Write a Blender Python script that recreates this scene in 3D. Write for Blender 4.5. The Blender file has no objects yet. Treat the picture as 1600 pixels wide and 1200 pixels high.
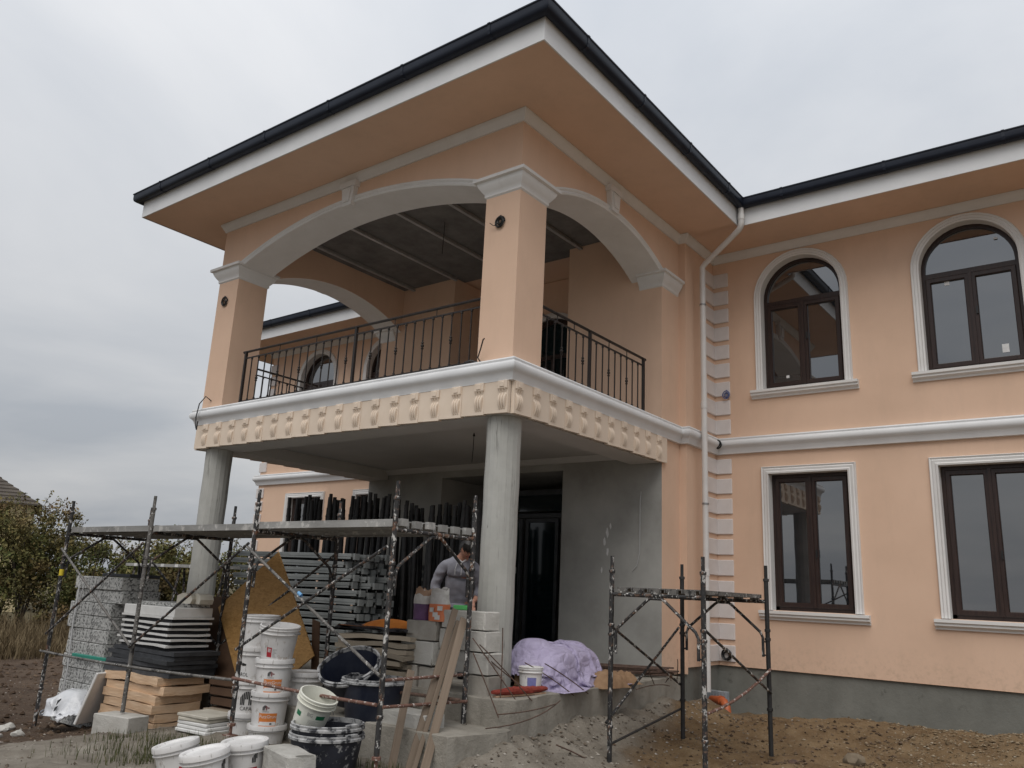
import bpy, bmesh, math, random
import numpy as np
from mathutils import Vector, Matrix, noise as mnoise
R_ = math.radians
sc = bpy.context.scene
col = sc.collection
random.seed(7)

# ------------------------------------------------------------------ camera
cam_d = bpy.data.cameras.new('camera')
cam = bpy.data.objects.new('camera', cam_d); col.objects.link(cam)
fw = Vector((-0.59159, 0.76677, 0.24915)); rt = Vector((0.79806, 0.60083, 0.04587)); up = Vector((0.11453, -0.22598, 0.96738))
cam.matrix_world = Matrix(((rt.x, up.x, -fw.x, 5.934), (rt.y, up.y, -fw.y, -7.677), (rt.z, up.z, -fw.z, 0.970), (0, 0, 0, 1)))
cam_d.sensor_width = 36; cam_d.lens = 36 * 1276.5 / 1600
cam_d.clip_start = 0.05; cam_d.clip_end = 2000
sc.camera = cam

# ------------------------------------------------------------------ sky and light
SUN_EL, SUN_AZ = 56, 22        # azimuth measured from -Y (in front of the house) towards +X
world = bpy.data.worlds.new('World'); sc.world = world; world.use_nodes = True
wn = world.node_tree; wn.nodes.clear()
def WN(t, **k):
    n = wn.nodes.new(t)
    for a, b in k.items(): setattr(n, a, b)
    return n
def wl(a, b): wn.links.new(a, b)
sky = WN('ShaderNodeTexSky', sky_type='NISHITA', sun_disc=False)
sky.sun_elevation = R_(SUN_EL); sky.sun_rotation = R_(180 - SUN_AZ); sky.air_density = 1.5; sky.dust_density = 4
skm = WN('ShaderNodeVectorMath', operation='SCALE'); skm.inputs['Scale'].default_value = 0.08
wl(sky.outputs[0], skm.inputs[0])
tc = WN('ShaderNodeTexCoord')
sep = WN('ShaderNodeSeparateXYZ'); wl(tc.outputs['Generated'], sep.inputs[0])
zc = WN('ShaderNodeMath', operation='MAXIMUM'); zc.inputs[1].default_value = 0.0; wl(sep.outputs[2], zc.inputs[0])
za = WN('ShaderNodeMath', operation='ADD'); za.inputs[1].default_value = 0.16; wl(zc.outputs[0], za.inputs[0])
dx = WN('ShaderNodeMath', operation='DIVIDE'); wl(sep.outputs[0], dx.inputs[0]); wl(za.outputs[0], dx.inputs[1])
dy = WN('ShaderNodeMath', operation='DIVIDE'); wl(sep.outputs[1], dy.inputs[0]); wl(za.outputs[0], dy.inputs[1])
cmb = WN('ShaderNodeCombineXYZ'); wl(dx.outputs[0], cmb.inputs[0]); wl(dy.outputs[0], cmb.inputs[1])
nz = WN('ShaderNodeTexNoise'); nz.inputs['Scale'].default_value = 0.9; nz.inputs['Detail'].default_value = 7; nz.inputs['Roughness'].default_value = 0.52; nz.inputs['Distortion'].default_value = 0.35
wl(cmb.outputs[0], nz.inputs['Vector'])
cr = WN('ShaderNodeValToRGB'); wl(nz.outputs[0], cr.inputs[0])
cr.color_ramp.elements[0].position = 0.36; cr.color_ramp.elements[0].color = (0.675, 0.718, 0.785, 1)
cr.color_ramp.elements[1].position = 0.70; cr.color_ramp.elements[1].color = (0.985, 0.995, 1.018, 1)
# overcast luminance: dim at the horizon, bright overhead
hz = WN('ShaderNodeMath', operation='MULTIPLY_ADD'); hz.inputs[1].default_value = 0.62; hz.inputs[2].default_value = 0.43; wl(zc.outputs[0], hz.inputs[0])
cl = WN('ShaderNodeVectorMath', operation='SCALE'); wl(cr.outputs[0], cl.inputs[0]); wl(hz.outputs[0], cl.inputs['Scale'])
mx = WN('ShaderNodeMix', data_type='RGBA'); mx.inputs[0].default_value = 0.93
wl(skm.outputs[0], mx.inputs[6]); wl(cl.outputs[0], mx.inputs[7])
bg = WN('ShaderNodeBackground'); bg.inputs[1].default_value = 1.0
wl(mx.outputs[2], bg.inputs[0])
wo = WN('ShaderNodeOutputWorld'); wl(bg.outputs[0], wo.inputs[0])

sun_d = bpy.data.lights.new('sun', 'SUN'); sun_d.energy = 1.4; sun_d.angle = R_(46); sun_d.color = (1.0, 0.965, 0.92)
sun = bpy.data.objects.new('sun', sun_d); col.objects.link(sun)
sun.rotation_euler = (R_(90 - SUN_EL), 0, R_(SUN_AZ)); sun.location = (10, -20, 25)

vs = sc.view_settings; vs.view_transform = 'Standard'; vs.look = 'None'; vs.exposure = 0.24; vs.gamma = 1.0; vs.use_curve_mapping = False
sc.render.resolution_x = 1024; sc.render.resolution_y = 768

# ------------------------------------------------------------------ mesh helpers
class G:
    def __init__(s): s.v = []; s.f = []
    def add(s, vs_, fs, M=None):
        b = len(s.v)
        s.v += [tuple(M @ Vector(p)) if M is not None else tuple(p) for p in vs_]
        s.f += [tuple(b + i for i in f) for f in fs]
        return s
    def box(s, x0, x1, y0, y1, z0, z1, M=None):
        return s.add([(x0,y0,z0),(x1,y0,z0),(x1,y1,z0),(x0,y1,z0),(x0,y0,z1),(x1,y0,z1),(x1,y1,z1),(x0,y1,z1)],
              [(0,3,2,1),(4,5,6,7),(0,1,5,4),(1,2,6,5),(2,3,7,6),(3,0,4,7)], M)
    def cbox(s, c, d, M=None):
        return s.box(c[0]-d[0]/2, c[0]+d[0]/2, c[1]-d[1]/2, c[1]+d[1]/2, c[2]-d[2]/2, c[2]+d[2]/2, M)
    def bevbox(s, x0, x1, y0, y1, z0, z1, b, M=None):
        bm = bmesh.new(); bmesh.ops.create_cube(bm, size=1)
        for v in bm.verts: v.co = Vector(((x0+x1)/2+v.co.x*(x1-x0), (y0+y1)/2+v.co.y*(y1-y0), (z0+z1)/2+v.co.z*(z1-z0)))
        bmesh.ops.bevel(bm, geom=bm.edges[:], offset=b, segments=1, affect='EDGES')
        return s.frombm(bm, M)
    def frombm(s, bm, M=None):
        bm.verts.index_update()
        s.add([v.co.copy() for v in bm.verts], [[v.index for v in f.verts] for f in bm.faces], M); bm.free(); return s
    def quad(s, a, b, c, d): return s.add([a, b, c, d], [(0,1,2,3)])
    def poly(s, pts, M=None): return s.add(pts, [tuple(range(len(pts)))], M)
    def tube(s, pts, r, n=8, cap=True, M=None):
        pts = [Vector(p) for p in pts]; rs = r if isinstance(r, (list, tuple)) else [r]*len(pts)
        vs_, fs = [], []; ref = None
        for i, p in enumerate(pts):
            t = (pts[min(i+1, len(pts)-1)] - pts[max(i-1, 0)]).normalized()
            if ref is None:
                ref = Vector((0,0,1)) if abs(t.z) < .9 else Vector((1,0,0))
            a = (ref - t*ref.dot(t)).normalized(); b = t.cross(a); ref = a
            for k in range(n):
                q = 2*math.pi*k/n; vs_.append(p + (a*math.cos(q) + b*math.sin(q))*rs[i])
        for i in range(len(pts)-1):
            for k in range(n):
                fs.append((i*n+k, i*n+(k+1)%n, (i+1)*n+(k+1)%n, (i+1)*n+k))
        if cap: fs += [tuple(range(n-1, -1, -1)), tuple((len(pts)-1)*n+k for k in range(n))]
        return s.add(vs_, fs, M)
    def lathe(s, prof, n=24, M=None, a0=0, a1=None):
        full = a1 is None; m = n if full else n+1; a1 = a1 if a1 is not None else a0+2*math.pi
        vs_, fs = [], []
        for r, z in prof:
            for k in range(m):
                a = a0+(a1-a0)*k/n; vs_.append((r*math.cos(a), r*math.sin(a), z))
        for i in range(len(prof)-1):
            for k in range(n):
                k2 = (k+1) % m
                fs.append((i*m+k, i*m+k2, (i+1)*m+k2, (i+1)*m+k))
        return s.add(vs_, fs, M)
    def prism(s, poly, e0, e1, mp):
        n = len(poly)
        vs_ = [mp(a, b, e0) for a, b in poly] + [mp(a, b, e1) for a, b in poly]
        fs = [tuple(range(n)), tuple(range(2*n-1, n-1, -1))] + [(i, n+i, n+(i+1)%n, (i+1)%n) for i in range(n)]
        return s.add(vs_, fs)
    def sweep(s, path, prof, mp, closed=False, side=1, caps=True):
        """path: 2-D polyline; prof: (d, e) pairs, d to the right of travel (side=1), e along the third axis."""
        n = len(path); nrm = []
        for i in range(n if closed else n-1):
            a, b = path[i], path[(i+1) % n]; dx_, dy_ = b[0]-a[0], b[1]-a[1]; l = math.hypot(dx_, dy_)
            nrm.append((dy_/l*side, -dx_/l*side))
        vs_ = []
        for i in range(n):
            if closed: n1, n2 = nrm[i-1], nrm[i]
            else: n1, n2 = nrm[max(i-1, 0)], nrm[min(i, n-2)]
            k = 1+n1[0]*n2[0]+n1[1]*n2[1]; m_ = ((n1[0]+n2[0])/k, (n1[1]+n2[1])/k)
            for d, e in prof: vs_.append(mp(path[i][0]+m_[0]*d, path[i][1]+m_[1]*d, e))
        q = len(prof); fs = []
        for i in range(n if closed else n-1):
            j = (i+1) % n
            for k in range(q-1): fs.append((i*q+k, j*q+k, j*q+k+1, i*q+k+1))
        if caps and not closed: fs += [tuple(range(q)), tuple((n-1)*q+k for k in range(q-1, -1, -1))]
        return s.add(vs_, fs)
    def mesh(s, name, mat, smooth=None):
        me = bpy.data.meshes.new(name); me.from_pydata(s.v, [], s.f)
        if isinstance(mat, str): mat = MT[mat]
        me.materials.append(mat)
        bm = bmesh.new(); bm.from_mesh(me); bmesh.ops.remove_doubles(bm, verts=bm.verts[:], dist=2e-5); bmesh.ops.recalc_face_normals(bm, faces=bm.faces[:]); bm.to_mesh(me); bm.free()
        if smooth is not None:
            me.polygons.foreach_set('use_smooth', [True]*len(me.polygons)); me.set_sharp_from_angle(angle=R_(smooth))
        me.update(); return me
    def build(s, name, mat, parent=None, smooth=None, loc=None, rot=None, **tags):
        return link(name, s.mesh(name, mat, smooth), parent, loc, rot, **tags)

def tag(o, label=None, cat=None, group=None, kind=None):
    if label: o['label'] = label
    if cat: o['category'] = cat
    if group: o['group'] = group
    if kind: o['kind'] = kind
    return o
def link(name, me, parent=None, loc=None, rot=None, **tags):
    o = bpy.data.objects.new(name, me); col.objects.link(o)
    if parent is not None: o.parent = parent
    if loc is not None: o.location = loc
    if rot is not None: o.rotation_euler = rot
    return tag(o, **tags)
def empty(name, loc=(0,0,0), rot=(0,0,0), **tags): return link(name, None, None, loc, rot, **tags)
XY = lambda a, b, e: (a, b, e)
def fbm(x, y, z=0.0, o=4):
    return mnoise.fractal(Vector((x, y, z)), 1.0, 2.0, o)
def cloth(sx, sy, nx, ny, H, slack=1.12, z0=.7, steps=130, seed=1, inner=8, stiff=.35):
    """drape a rectangular sheet over the height field H(x, y) by relaxing springs; returns verts and faces"""
    rng = np.random.default_rng(seed); X_, Y_ = np.meshgrid(np.linspace(-sx/2, sx/2, nx), np.linspace(-sy/2, sy/2, ny), indexing='ij')
    Zn = np.zeros_like(X_)
    for _ in range(26):
        kx, ky = rng.normal(0, 9, 2); Zn += .010*np.sin(kx*X_+ky*Y_+rng.uniform(0, 6.28))
    P = np.stack([X_, Y_, z0+Zn+rng.normal(0, .004, X_.shape)], -1); Q = P.copy()
    lx, ly = sx/(nx-1)*slack, sy/(ny-1)*slack; ld = math.hypot(lx, ly)
    def con(a, b, L, k):
        d = b-a; n = np.linalg.norm(d, axis=-1, keepdims=True)+1e-9; c_ = d*(1-L/n)*.5*k; a += c_; b -= c_
    for s_ in range(steps):
        V = (P-Q)*.96; Q = P.copy(); P = P+V; P[..., 2] -= .0016
        for _ in range(inner):
            for o in (0, 1):
                m = (nx-o)//2; con(P[o:o+2*m:2], P[o+1:o+1+2*m:2], lx, 1.0) if m*2+o <= nx else None
                m = (ny-o)//2; con(P[:, o:o+2*m:2], P[:, o+1:o+1+2*m:2], ly, 1.0) if m*2+o <= ny else None
            a, b = P[:-1, :-1].copy(), P[1:, 1:].copy(); a0, b0 = a.copy(), b.copy(); con(a, b, ld, .5); P[:-1, :-1] += (a-a0)*.5; P[1:, 1:] += (b-b0)*.5
            a, b = P[1:, :-1].copy(), P[:-1, 1:].copy(); a0, b0 = a.copy(), b.copy(); con(a, b, ld, .5); P[1:, :-1] += (a-a0)*.5; P[:-1, 1:] += (b-b0)*.5
            a, b = P[:-2].copy(), P[2:].copy(); a0, b0 = a.copy(), b.copy(); con(a, b, 2*lx, stiff); P[:-2] += (a-a0)*.5; P[2:] += (b-b0)*.5
            a, b = P[:, :-2].copy(), P[:, 2:].copy(); a0, b0 = a.copy(), b.copy(); con(a, b, 2*ly, stiff); P[:, :-2] += (a-a0)*.5; P[:, 2:] += (b-b0)*.5
            h = H(P[..., 0], P[..., 1])+.006; hit = P[..., 2] < h; P[..., 2] = np.where(hit, h, P[..., 2])
        Q[hit, :2] = P[hit, :2]*.85+Q[hit, :2]*.15; Q[hit, 2] = P[hit, 2]
    V = [tuple(map(float, p)) for p in P.reshape(-1, 3)]
    return V, [(i*ny+j, (i+1)*ny+j, (i+1)*ny+j+1, i*ny+j+1) for i in range(nx-1) for j in range(ny-1)]
def bump_h(x, y, cx, cy, rx, ry, h, p=4, e=.5):
    t = np.clip(1-(np.abs((x-cx)/rx)**p+np.abs((y-cy)/ry)**p), 0, 1); return h*t**e
ORD = ['topmost','second','third','fourth','fifth','sixth','seventh','eighth','ninth','tenth','eleventh','twelfth','thirteenth','fourteenth']

# ------------------------------------------------------------------ materials
MT = {}
class NB:
    def __init__(s, name):
        s.m = bpy.data.materials.new(name); s.m.use_nodes = True; s.t = s.m.node_tree; s.b = s.t.nodes['Principled BSDF']; MT[name] = s.m
        s.tc = s.t.nodes.new('ShaderNodeTexCoord')
    def n(s, t, **k):
        q = s.t.nodes.new(t)
        for a, b in k.items(): setattr(q, a, b)
        return q
    def l(s, a, b): s.t.links.new(a, b)
    def coord(s, scale=(1,1,1)):
        mp = s.n('ShaderNodeMapping'); mp.inputs['Scale'].default_value = scale; s.l(s.tc.outputs['Object'], mp.inputs[0]); return mp.outputs[0]
    def noise(s, scale, detail=5, rough=.55, st=(1,1,1), dist=0):
        q = s.n('ShaderNodeTexNoise'); q.inputs['Scale'].default_value = scale; q.inputs['Detail'].default_value = detail
        q.inputs['Roughness'].default_value = rough; q.inputs['Distortion'].default_value = dist; s.l(s.coord(st), q.inputs['Vector']); return q.outputs[0]
    def vor(s, scale, st=(1,1,1), feat='F1', out=0):
        q = s.n('ShaderNodeTexVoronoi', feature=feat); q.inputs['Scale'].default_value = scale; s.l(s.coord(st), q.inputs['Vector']); return q.outputs[out]
    def ramp(s, fac, stops, const=False):
        q = s.n('ShaderNodeValToRGB'); r = q.color_ramp
        if const: r.interpolation = 'CONSTANT'
        while len(r.elements) < len(stops): r.elements.new(.5)
        for e, (p, c) in zip(r.elements, stops):
            e.position = p; e.color = (*c, 1) if not isinstance(c, (int, float)) else (c, c, c, 1)
        s.l(fac, q.inputs[0]); return q.outputs[0]
    def mix(s, fac, a, b, mode='MIX'):
        q = s.n('ShaderNodeMix', data_type='RGBA', blend_type=mode)
        for i, x in ((0, fac), (6, a), (7, b)):
            if isinstance(x, (int, float)): q.inputs[i].default_value = x
            elif isinstance(x, tuple): q.inputs[i].default_value = (*x, 1)
            else: s.l(x, q.inputs[i])
        return q.outputs[2]
    def bump(s, h, strength=.3, dist=.01):
        q = s.n('ShaderNodeBump'); q.inputs['Strength'].default_value = strength; q.inputs['Distance'].default_value = dist
        s.l(h, q.inputs['Height'])
        if s.b.inputs['Normal'].is_linked: s.l(s.b.inputs['Normal'].links[0].from_socket, q.inputs['Normal'])
        s.l(q.outputs[0], s.b.inputs['Normal'])
    def col(s, c, rough=.8, metal=0, spec=.5):
        if isinstance(c, tuple): s.b.inputs['Base Color'].default_value = (*c, 1)
        else: s.l(c, s.b.inputs['Base Color'])
        if isinstance(rough, (int, float)): s.b.inputs['Roughness'].default_value = rough
        else: s.l(rough, s.b.inputs['Roughness'])
        s.b.inputs['Metallic'].default_value = metal; s.b.inputs['Specular IOR Level'].default_value = spec
        return s.m
def simple(name, c1, c2=None, scale=6, rough=.8, bump=0, bscale=60, bdist=.004, metal=0, spec=.5, st=(1,1,1), lo=.35, hi=.65):
    q = NB(name)
    if c2: c = q.ramp(q.noise(scale, 5, .6, st), [(lo, c1), (hi, c2)])
    else: c = c1
    q.col(c, rough, metal, spec)
    if bump: q.bump(q.noise(bscale, 4, .6, st), bump, bdist)
    return q
def vary(q, amount=.12, rnd=True):
    """per-object brightness variation"""
    oi = q.n('ShaderNodeObjectInfo'); l = q.b.inputs['Base Color']
    mr = q.n('ShaderNodeMapRange'); mr.inputs[3].default_value = 1-amount; mr.inputs[4].default_value = 1+amount; q.l(oi.outputs['Random'], mr.inputs[0])
    src = l.links[0].from_socket if l.is_linked else tuple(l.default_value)[:3]
    cb = q.n('ShaderNodeCombineXYZ')
    for i in range(3): q.l(mr.outputs[0], cb.inputs[i])
    q.l(q.mix(1.0, src, cb.outputs[0], 'MULTIPLY'), l); return q
def splat(q, base, c2, scale, lo, hi, st=(1,1,1), rough=.6):
    m = q.ramp(q.noise(scale, 3, .7, st), [(lo, 0.0), (hi, 1.0)]); return q.mix(m, base, c2)

q = NB('stucco'); c = q.ramp(q.noise(.9, 5, .6), [(.25, (.65,.455,.332)), (.5, (.70,.492,.362)), (.75, (.735,.522,.388))])
c = q.mix(q.ramp(q.noise(3.0, 6, .7, (1,1,.25)), [(.50, 0.0), (.80, .45)]), c, (.585,.415,.305))
sx = q.n('ShaderNodeSeparateXYZ'); q.l(q.tc.outputs['Object'], sx.inputs[0]); mr = q.n('ShaderNodeMapRange'); q.l(sx.outputs[2], mr.inputs[0]); mr.inputs[1].default_value = .55; mr.inputs[2].default_value = .0
sn = q.ramp(q.noise(11, 6, .75), [(.48, 0.0), (.66, .32)]); c = q.mix(q.mix(1.0, sn, mr.outputs[0], 'MULTIPLY'), c, (.33,.24,.165)); q.col(c, .92, spec=.2); q.bump(q.noise(260, 3, .7), .45, .003); q.bump(q.noise(45, 4, .7), .12, .006); q.bump(q.noise(2.2, 3, .5), .12, .02)
q = NB('band_cream'); q.col(q.ramp(q.noise(3, 4, .6), [(.3, (.66,.545,.435)), (.7, (.725,.61,.50))]), .9, spec=.2); q.bump(q.noise(150, 3, .6), .2, .002); vary(q, .05)
q = NB('trim'); c = q.ramp(q.noise(1.6, 5, .65), [(.3, (.66,.648,.63)), (.72, (.74,.73,.715))])
c = q.mix(q.ramp(q.noise(5, 6, .75, (1,1,.2)), [(.58, 0.0), (.85, .35)]), c, (.44,.40,.35)); q.col(c, .75, spec=.3); q.bump(q.noise(120, 3, .6), .12, .002)
simple('fascia', (.67,.675,.68), (.735,.74,.745), 2, .6, .08, 90)
simple('quoin_paint', (.63,.585,.565), (.69,.645,.625), 3, .85, .15, 160)
simple('gutter', (.006,.009,.019), (.010,.015,.028), 3, .45, spec=.3)
simple('tile_dark', (.018,.02,.03), (.03,.033,.045), 5, .55, .2, 80)
simple('iron', (.012,.009,.008), (.028,.02,.016), 30, .5, .2, 200, spec=.4)
simple('pipe_white', (.62,.60,.58), (.68,.66,.64), 4, .45)
simple('steel', (.28,.28,.28), (.4,.4,.4), 20, .4, metal=.8)
q = NB('column_concrete'); c = q.ramp(q.noise(2.5, 6, .65), [(.28, (.335,.33,.305)), (.7, (.44,.435,.405))])
ln = q.ramp(q.noise(30, 2, .5, (1,1,.012)), [(.485, 0.0), (.497, 1.0), (.512, 0.0)])
c = q.mix(q.mix(1.0, ln, q.ramp(q.noise(4, 4, .6, (1,1,.3)), [(.48, 0.0), (.56, .85)]), 'MULTIPLY'), c, (.10,.10,.09))
pit = q.ramp(q.vor(9), [(.04, 1.0), (.09, 0.0)]); c = q.mix(q.mix(.8, 0.0, pit), c, (.13,.13,.12)) if False else c
q.col(c, .85, spec=.25); q.bump(q.noise(12, 5, .7, (1,1,.08)), .5, .006); q.bump(q.noise(90, 4, .7), .2, .003)
q = NB('plaster_grey'); c = q.ramp(q.noise(.9, 6, .62), [(.28, (.255,.247,.226)), (.5, (.355,.347,.322)), (.72, (.44,.43,.40))])
c = q.mix(q.ramp(q.noise(2.2, 5, .7, (1,1,.4)), [(.55, 0.0), (.8, .4)]), c, (.48,.47,.44)); q.col(c, .92, spec=.15); q.bump(q.noise(70, 4, .7), .25, .004)
q = NB('ceiling_paint'); q.col(q.ramp(q.noise(.8, 4, .6), [(.3, (.52,.505,.48)), (.7, (.60,.585,.56))]), .9, spec=.15); q.bump(q.noise(60, 3, .6), .1, .003)
q = NB('rough_concrete'); c = q.ramp(q.noise(1.4, 6, .65), [(.25, (.10,.095,.085)), (.5, (.16,.15,.135)), (.75, (.23,.215,.19))])
q.col(c, .95, spec=.15); q.bump(q.noise(8, 6, .7), .6, .02); q.bump(q.noise(60, 4, .7), .3, .005)
q = NB('plinth'); c = q.ramp(q.noise(1.1, 6, .65, (1,1,.7)), [(.25, (.135,.135,.12)), (.5, (.19,.19,.17)), (.78, (.26,.26,.235))])
c = q.mix(q.ramp(q.noise(5, 6, .7), [(.60, 0.0), (.72, .6)]), c, (.075,.075,.065)); q.col(c, .95, spec=.15); q.bump(q.noise(14, 6, .75), .5, .015)
q = NB('slab_dark'); c = q.ramp(q.noise(1.8, 6, .7), [(.3, (.10,.096,.092)), (.7, (.20,.192,.182))])
q.col(c, .95); q.bump(q.noise(10, 5, .7), .5, .02)
simple('window_brown', (.022,.012,.010), (.04,.022,.017), 8, .35, .1, 200, st=(6,6,.4), spec=.4)
q = NB('glass'); q.col((.012,.014,.017), .015, spec=.6); q.b.inputs['IOR'].default_value = 2.6; q.bump(q.noise(1.3, 2, .5), .02, .02)
q = NB('glass_dark'); q.col((.006,.017,.020), .06, spec=.5); q.b.inputs['IOR'].default_value = 1.5
simple('door_grey', (.06,.063,.066), (.09,.094,.1), 4, .5)
# site
q = NB('scaffold_paint'); c = q.ramp(q.noise(9, 4, .6), [(.3, (.014,.014,.015)), (.7, (.045,.043,.042))])
c = splat(q, c, (.17,.085,.05), 7, .58, .68); c = splat(q, c, (.50,.485,.46), 26, .565, .62, (1,1,.55)); c = splat(q, c, (.16,.10,.07), 18, .58, .66); q.col(c, .6, spec=.4); q.bump(q.noise(60, 4, .7), .5, .004); vary(q, .2)
q = NB('scaffold_grey'); c = q.ramp(q.noise(9, 4, .6), [(.3, (.09,.085,.078)), (.7, (.17,.16,.148))])
c = splat(q, c, (.03,.028,.027), 7, .55, .62); c = splat(q, c, (.50,.485,.46), 30, .60, .66); q.col(c, .7, spec=.4); q.bump(q.noise(60, 4, .7), .5, .004)
q = NB('rust_rod'); c = q.ramp(q.noise(14, 4, .6), [(.3, (.10,.045,.03)), (.7, (.19,.10,.075))])
c = splat(q, c, (.5,.46,.42), 22, .56, .62); q.col(c, .8); q.bump(q.noise(50, 4, .7), .6, .005)
q = NB('deck_plank'); c = q.ramp(q.noise(5, 5, .65, (.3,1,1)), [(.3, (.20,.195,.185)), (.7, (.34,.335,.32))])
c = splat(q, c, (.47,.455,.43), 8, .55, .68); q.col(c, .75, spec=.35); q.bump(q.noise(40, 4, .7), .3, .004); vary(q, .15)
simple('deck_under', (.10,.075,.055), (.17,.13,.10), 4, .9, .3, 40, st=(.2,1,1))
q = simple('steel_plank', (.095,.105,.105), (.20,.21,.205), 2.5, .6, .2, 30, st=(.4,1,1)); vary(q, .28)
q = simple('dark_pole', (.010,.010,.011), (.03,.028,.027), 12, .6, .3, 60); vary(q, .5)
q = NB('eps_grey'); v1 = q.vor(46, out=1); c = q.ramp(v1, [(.0, (.05,.05,.05)), (.28, (.18,.18,.175)), (.45, (.38,.38,.365)), (.8, (.50,.50,.48))])
q.col(c, .85, spec=.3); q.bump(q.vor(75), .4, .006); vary(q, .07)
q = simple('eps_white', (.60,.595,.575), (.68,.675,.66), 5, .8, .35, 90); vary(q, .06)
q = simple('eps_black', (.010,.010,.012), (.022,.022,.025), 8, .9, .3, 90)
q = simple('eps_charcoal', (.030,.032,.036), (.055,.058,.064), 6, .8, .3, 80); vary(q, .25)
q = simple('wrap_orange', (.62,.41,.25), (.73,.53,.36), 4, .35, .5, 14, .02, st=(.5,1,2.5), spec=.5); vary(q, .08)
q = NB('osb'); cc = q.vor(26, (1,1,2.2), out=1); c = q.ramp(cc, [(0, (.25,.125,.035)), (.35, (.38,.205,.062)), (.7, (.50,.29,.10)), (1, (.34,.175,.05))])
c = q.mix(.45, c, q.ramp(q.noise(9, 5, .65, (1,1,2)), [(.35, (.30,.155,.045)), (.65, (.50,.29,.105))])); q.col(c, .7); q.bump(q.vor(26, (1,1,2.2)), .25, .004)
simple('wood_dark_osb_shade', (.075,.04,.022), (.125,.07,.04), 4, .85, .3, 30, st=(.4,1,1))  # dark timber brown, also the painted shade of the rear OSB sheet
q = NB('aac'); c = q.ramp(q.noise(3.5, 6, .65), [(.25, (.32,.305,.275)), (.5, (.45,.435,.40)), (.8, (.56,.545,.515))])
c = q.mix(q.ramp(q.noise(1.7, 4, .6), [(.55, 0.0), (.72, .55)]), c, (.27,.24,.20)); q.col(c, .95, spec=.15); q.bump(q.noise(22, 6, .75), .6, .012); q.bump(q.vor(60), .3, .006); vary(q, .16)
q = NB('aac_dirty'); c = q.ramp(q.noise(3.5, 6, .65), [(.25, (.26,.238,.205)), (.55, (.38,.352,.31)), (.8, (.49,.46,.415))])
q.col(c, .95, spec=.15); q.bump(q.noise(22, 6, .75), .6, .012); vary(q, .2)
q = NB('wood_slat'); c = q.ramp(q.noise(7, 5, .6, (1,1,.06)), [(.3, (.15,.115,.085)), (.7, (.27,.21,.16))]); q.col(c, .85, spec=.2); q.bump(q.noise(60, 3, .6, (1,1,.05)), .35, .003); vary(q, .15)
q = NB('bucket_white'); c = q.ramp(q.noise(5, 5, .65), [(.3, (.60,.585,.57)), (.65, (.70,.69,.68))]); c = splat(q, c, (.45,.40,.35), 9, .62, .72); c = splat(q, c, (.40,.38,.36), 30, .62, .67, (1,1,.18))
q.col(c, .4, spec=.45); vary(q, .08)
q = NB('bucket_ivory'); c = q.ramp(q.noise(5, 5, .65), [(.3, (.60,.595,.52)), (.65, (.69,.69,.615))]); q.col(c, .45, spec=.45)
for nm, c in (('print_black', (.012,.012,.013)), ('print_red', (.42,.022,.035)), ('print_orange', (.68,.215,.045)), ('print_white', (.72,.71,.70)), ('print_green', (.02,.17,.075)), ('print_grey', (.30,.30,.29)), ('print_blue', (.20,.21,.46)), ('print_darkred', (.20,.022,.022))):
    simple(nm, c, tuple(x*.85 for x in c), 20, .5)
q = NB('tub_black'); c = q.ramp(q.noise(6, 4, .6), [(.3, (.012,.013,.018)), (.7, (.028,.03,.042))]); c = splat(q, c, (.36,.36,.355), 11, .585, .70); q.col(c, .6, spec=.35); q.bump(q.noise(30, 4, .6), .3, .004)
q = NB('tub_rim'); c = q.ramp(q.noise(12, 4, .6), [(.40, (.02,.021,.026)), (.5, (.30,.30,.30)), (.7, (.46,.455,.45))]); q.col(c, .7); q.bump(q.noise(30, 4, .6), .4, .004)
q = NB('tub_clean'); q.col(q.ramp(q.noise(5, 4, .6), [(.4, (.010,.013,.026)), (.75, (.03,.035,.05))]), .45, spec=.4)
q = simple('cloth_lavender', (.36,.315,.455), (.43,.385,.53), 6, .85, .2, 160); q.bump(q.vor(6.5, (1.6,.8,1.2), 'DISTANCE_TO_EDGE'), .75, .05); q.bump(q.vor(15, (.7,1.5,1), 'DISTANCE_TO_EDGE'), .5, .02)
simple('sand_rock', (.13,.10,.068), (.20,.158,.108), 8, .9, .5, 40)
simple('batten_zinc', (.34,.34,.34), (.44,.44,.44), 5, .45, metal=.3)
simple('foil_dark', (.022,.022,.025), (.05,.05,.055), 6, .45, .4, 20)
simple('cloth_orange', (.55,.16,.018), (.64,.215,.03), 8, .8, .3, 60)
q = simple('board_beige', (.26,.215,.16), (.36,.305,.235), 3, .9, .3, 40, st=(.3,1,1)); vary(q, .25)
q = simple('tile_stone', (.40,.37,.31), (.52,.49,.42), 4, .7, .2, 60); vary(q, .12)
simple('plastic_film', (.52,.53,.55), (.66,.67,.69), 5, .25, .7, 16, .02, spec=.6)
simple('bristle_red', (.19,.024,.015), (.30,.045,.026), 40, .8, .8, 120, .01, st=(3,3,.5))
simple('rebar', (.055,.035,.026), (.12,.07,.05), 30, .8, .4, 200)
simple('pvc_orange', (.40,.09,.03), (.47,.12,.04), 8, .4)
simple('grey_plastic', (.24,.265,.29), (.31,.335,.36), 6, .5)
simple('wire_black', (.008,.008,.008), None, rough=.4)
simple('wire_white', (.5,.5,.5), None, rough=.4)
simple('wire_red', (.30,.03,.03), None, rough=.4)
simple('wire_blue', (.10,.13,.28), None, rough=.4)
simple('bag_paper', (.50,.47,.44), (.64,.62,.6), 7, .75, .6, 18, .02)
simple('bag_kraft', (.33,.20,.125), (.43,.28,.19), 7, .8, .6, 18, .02)
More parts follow.
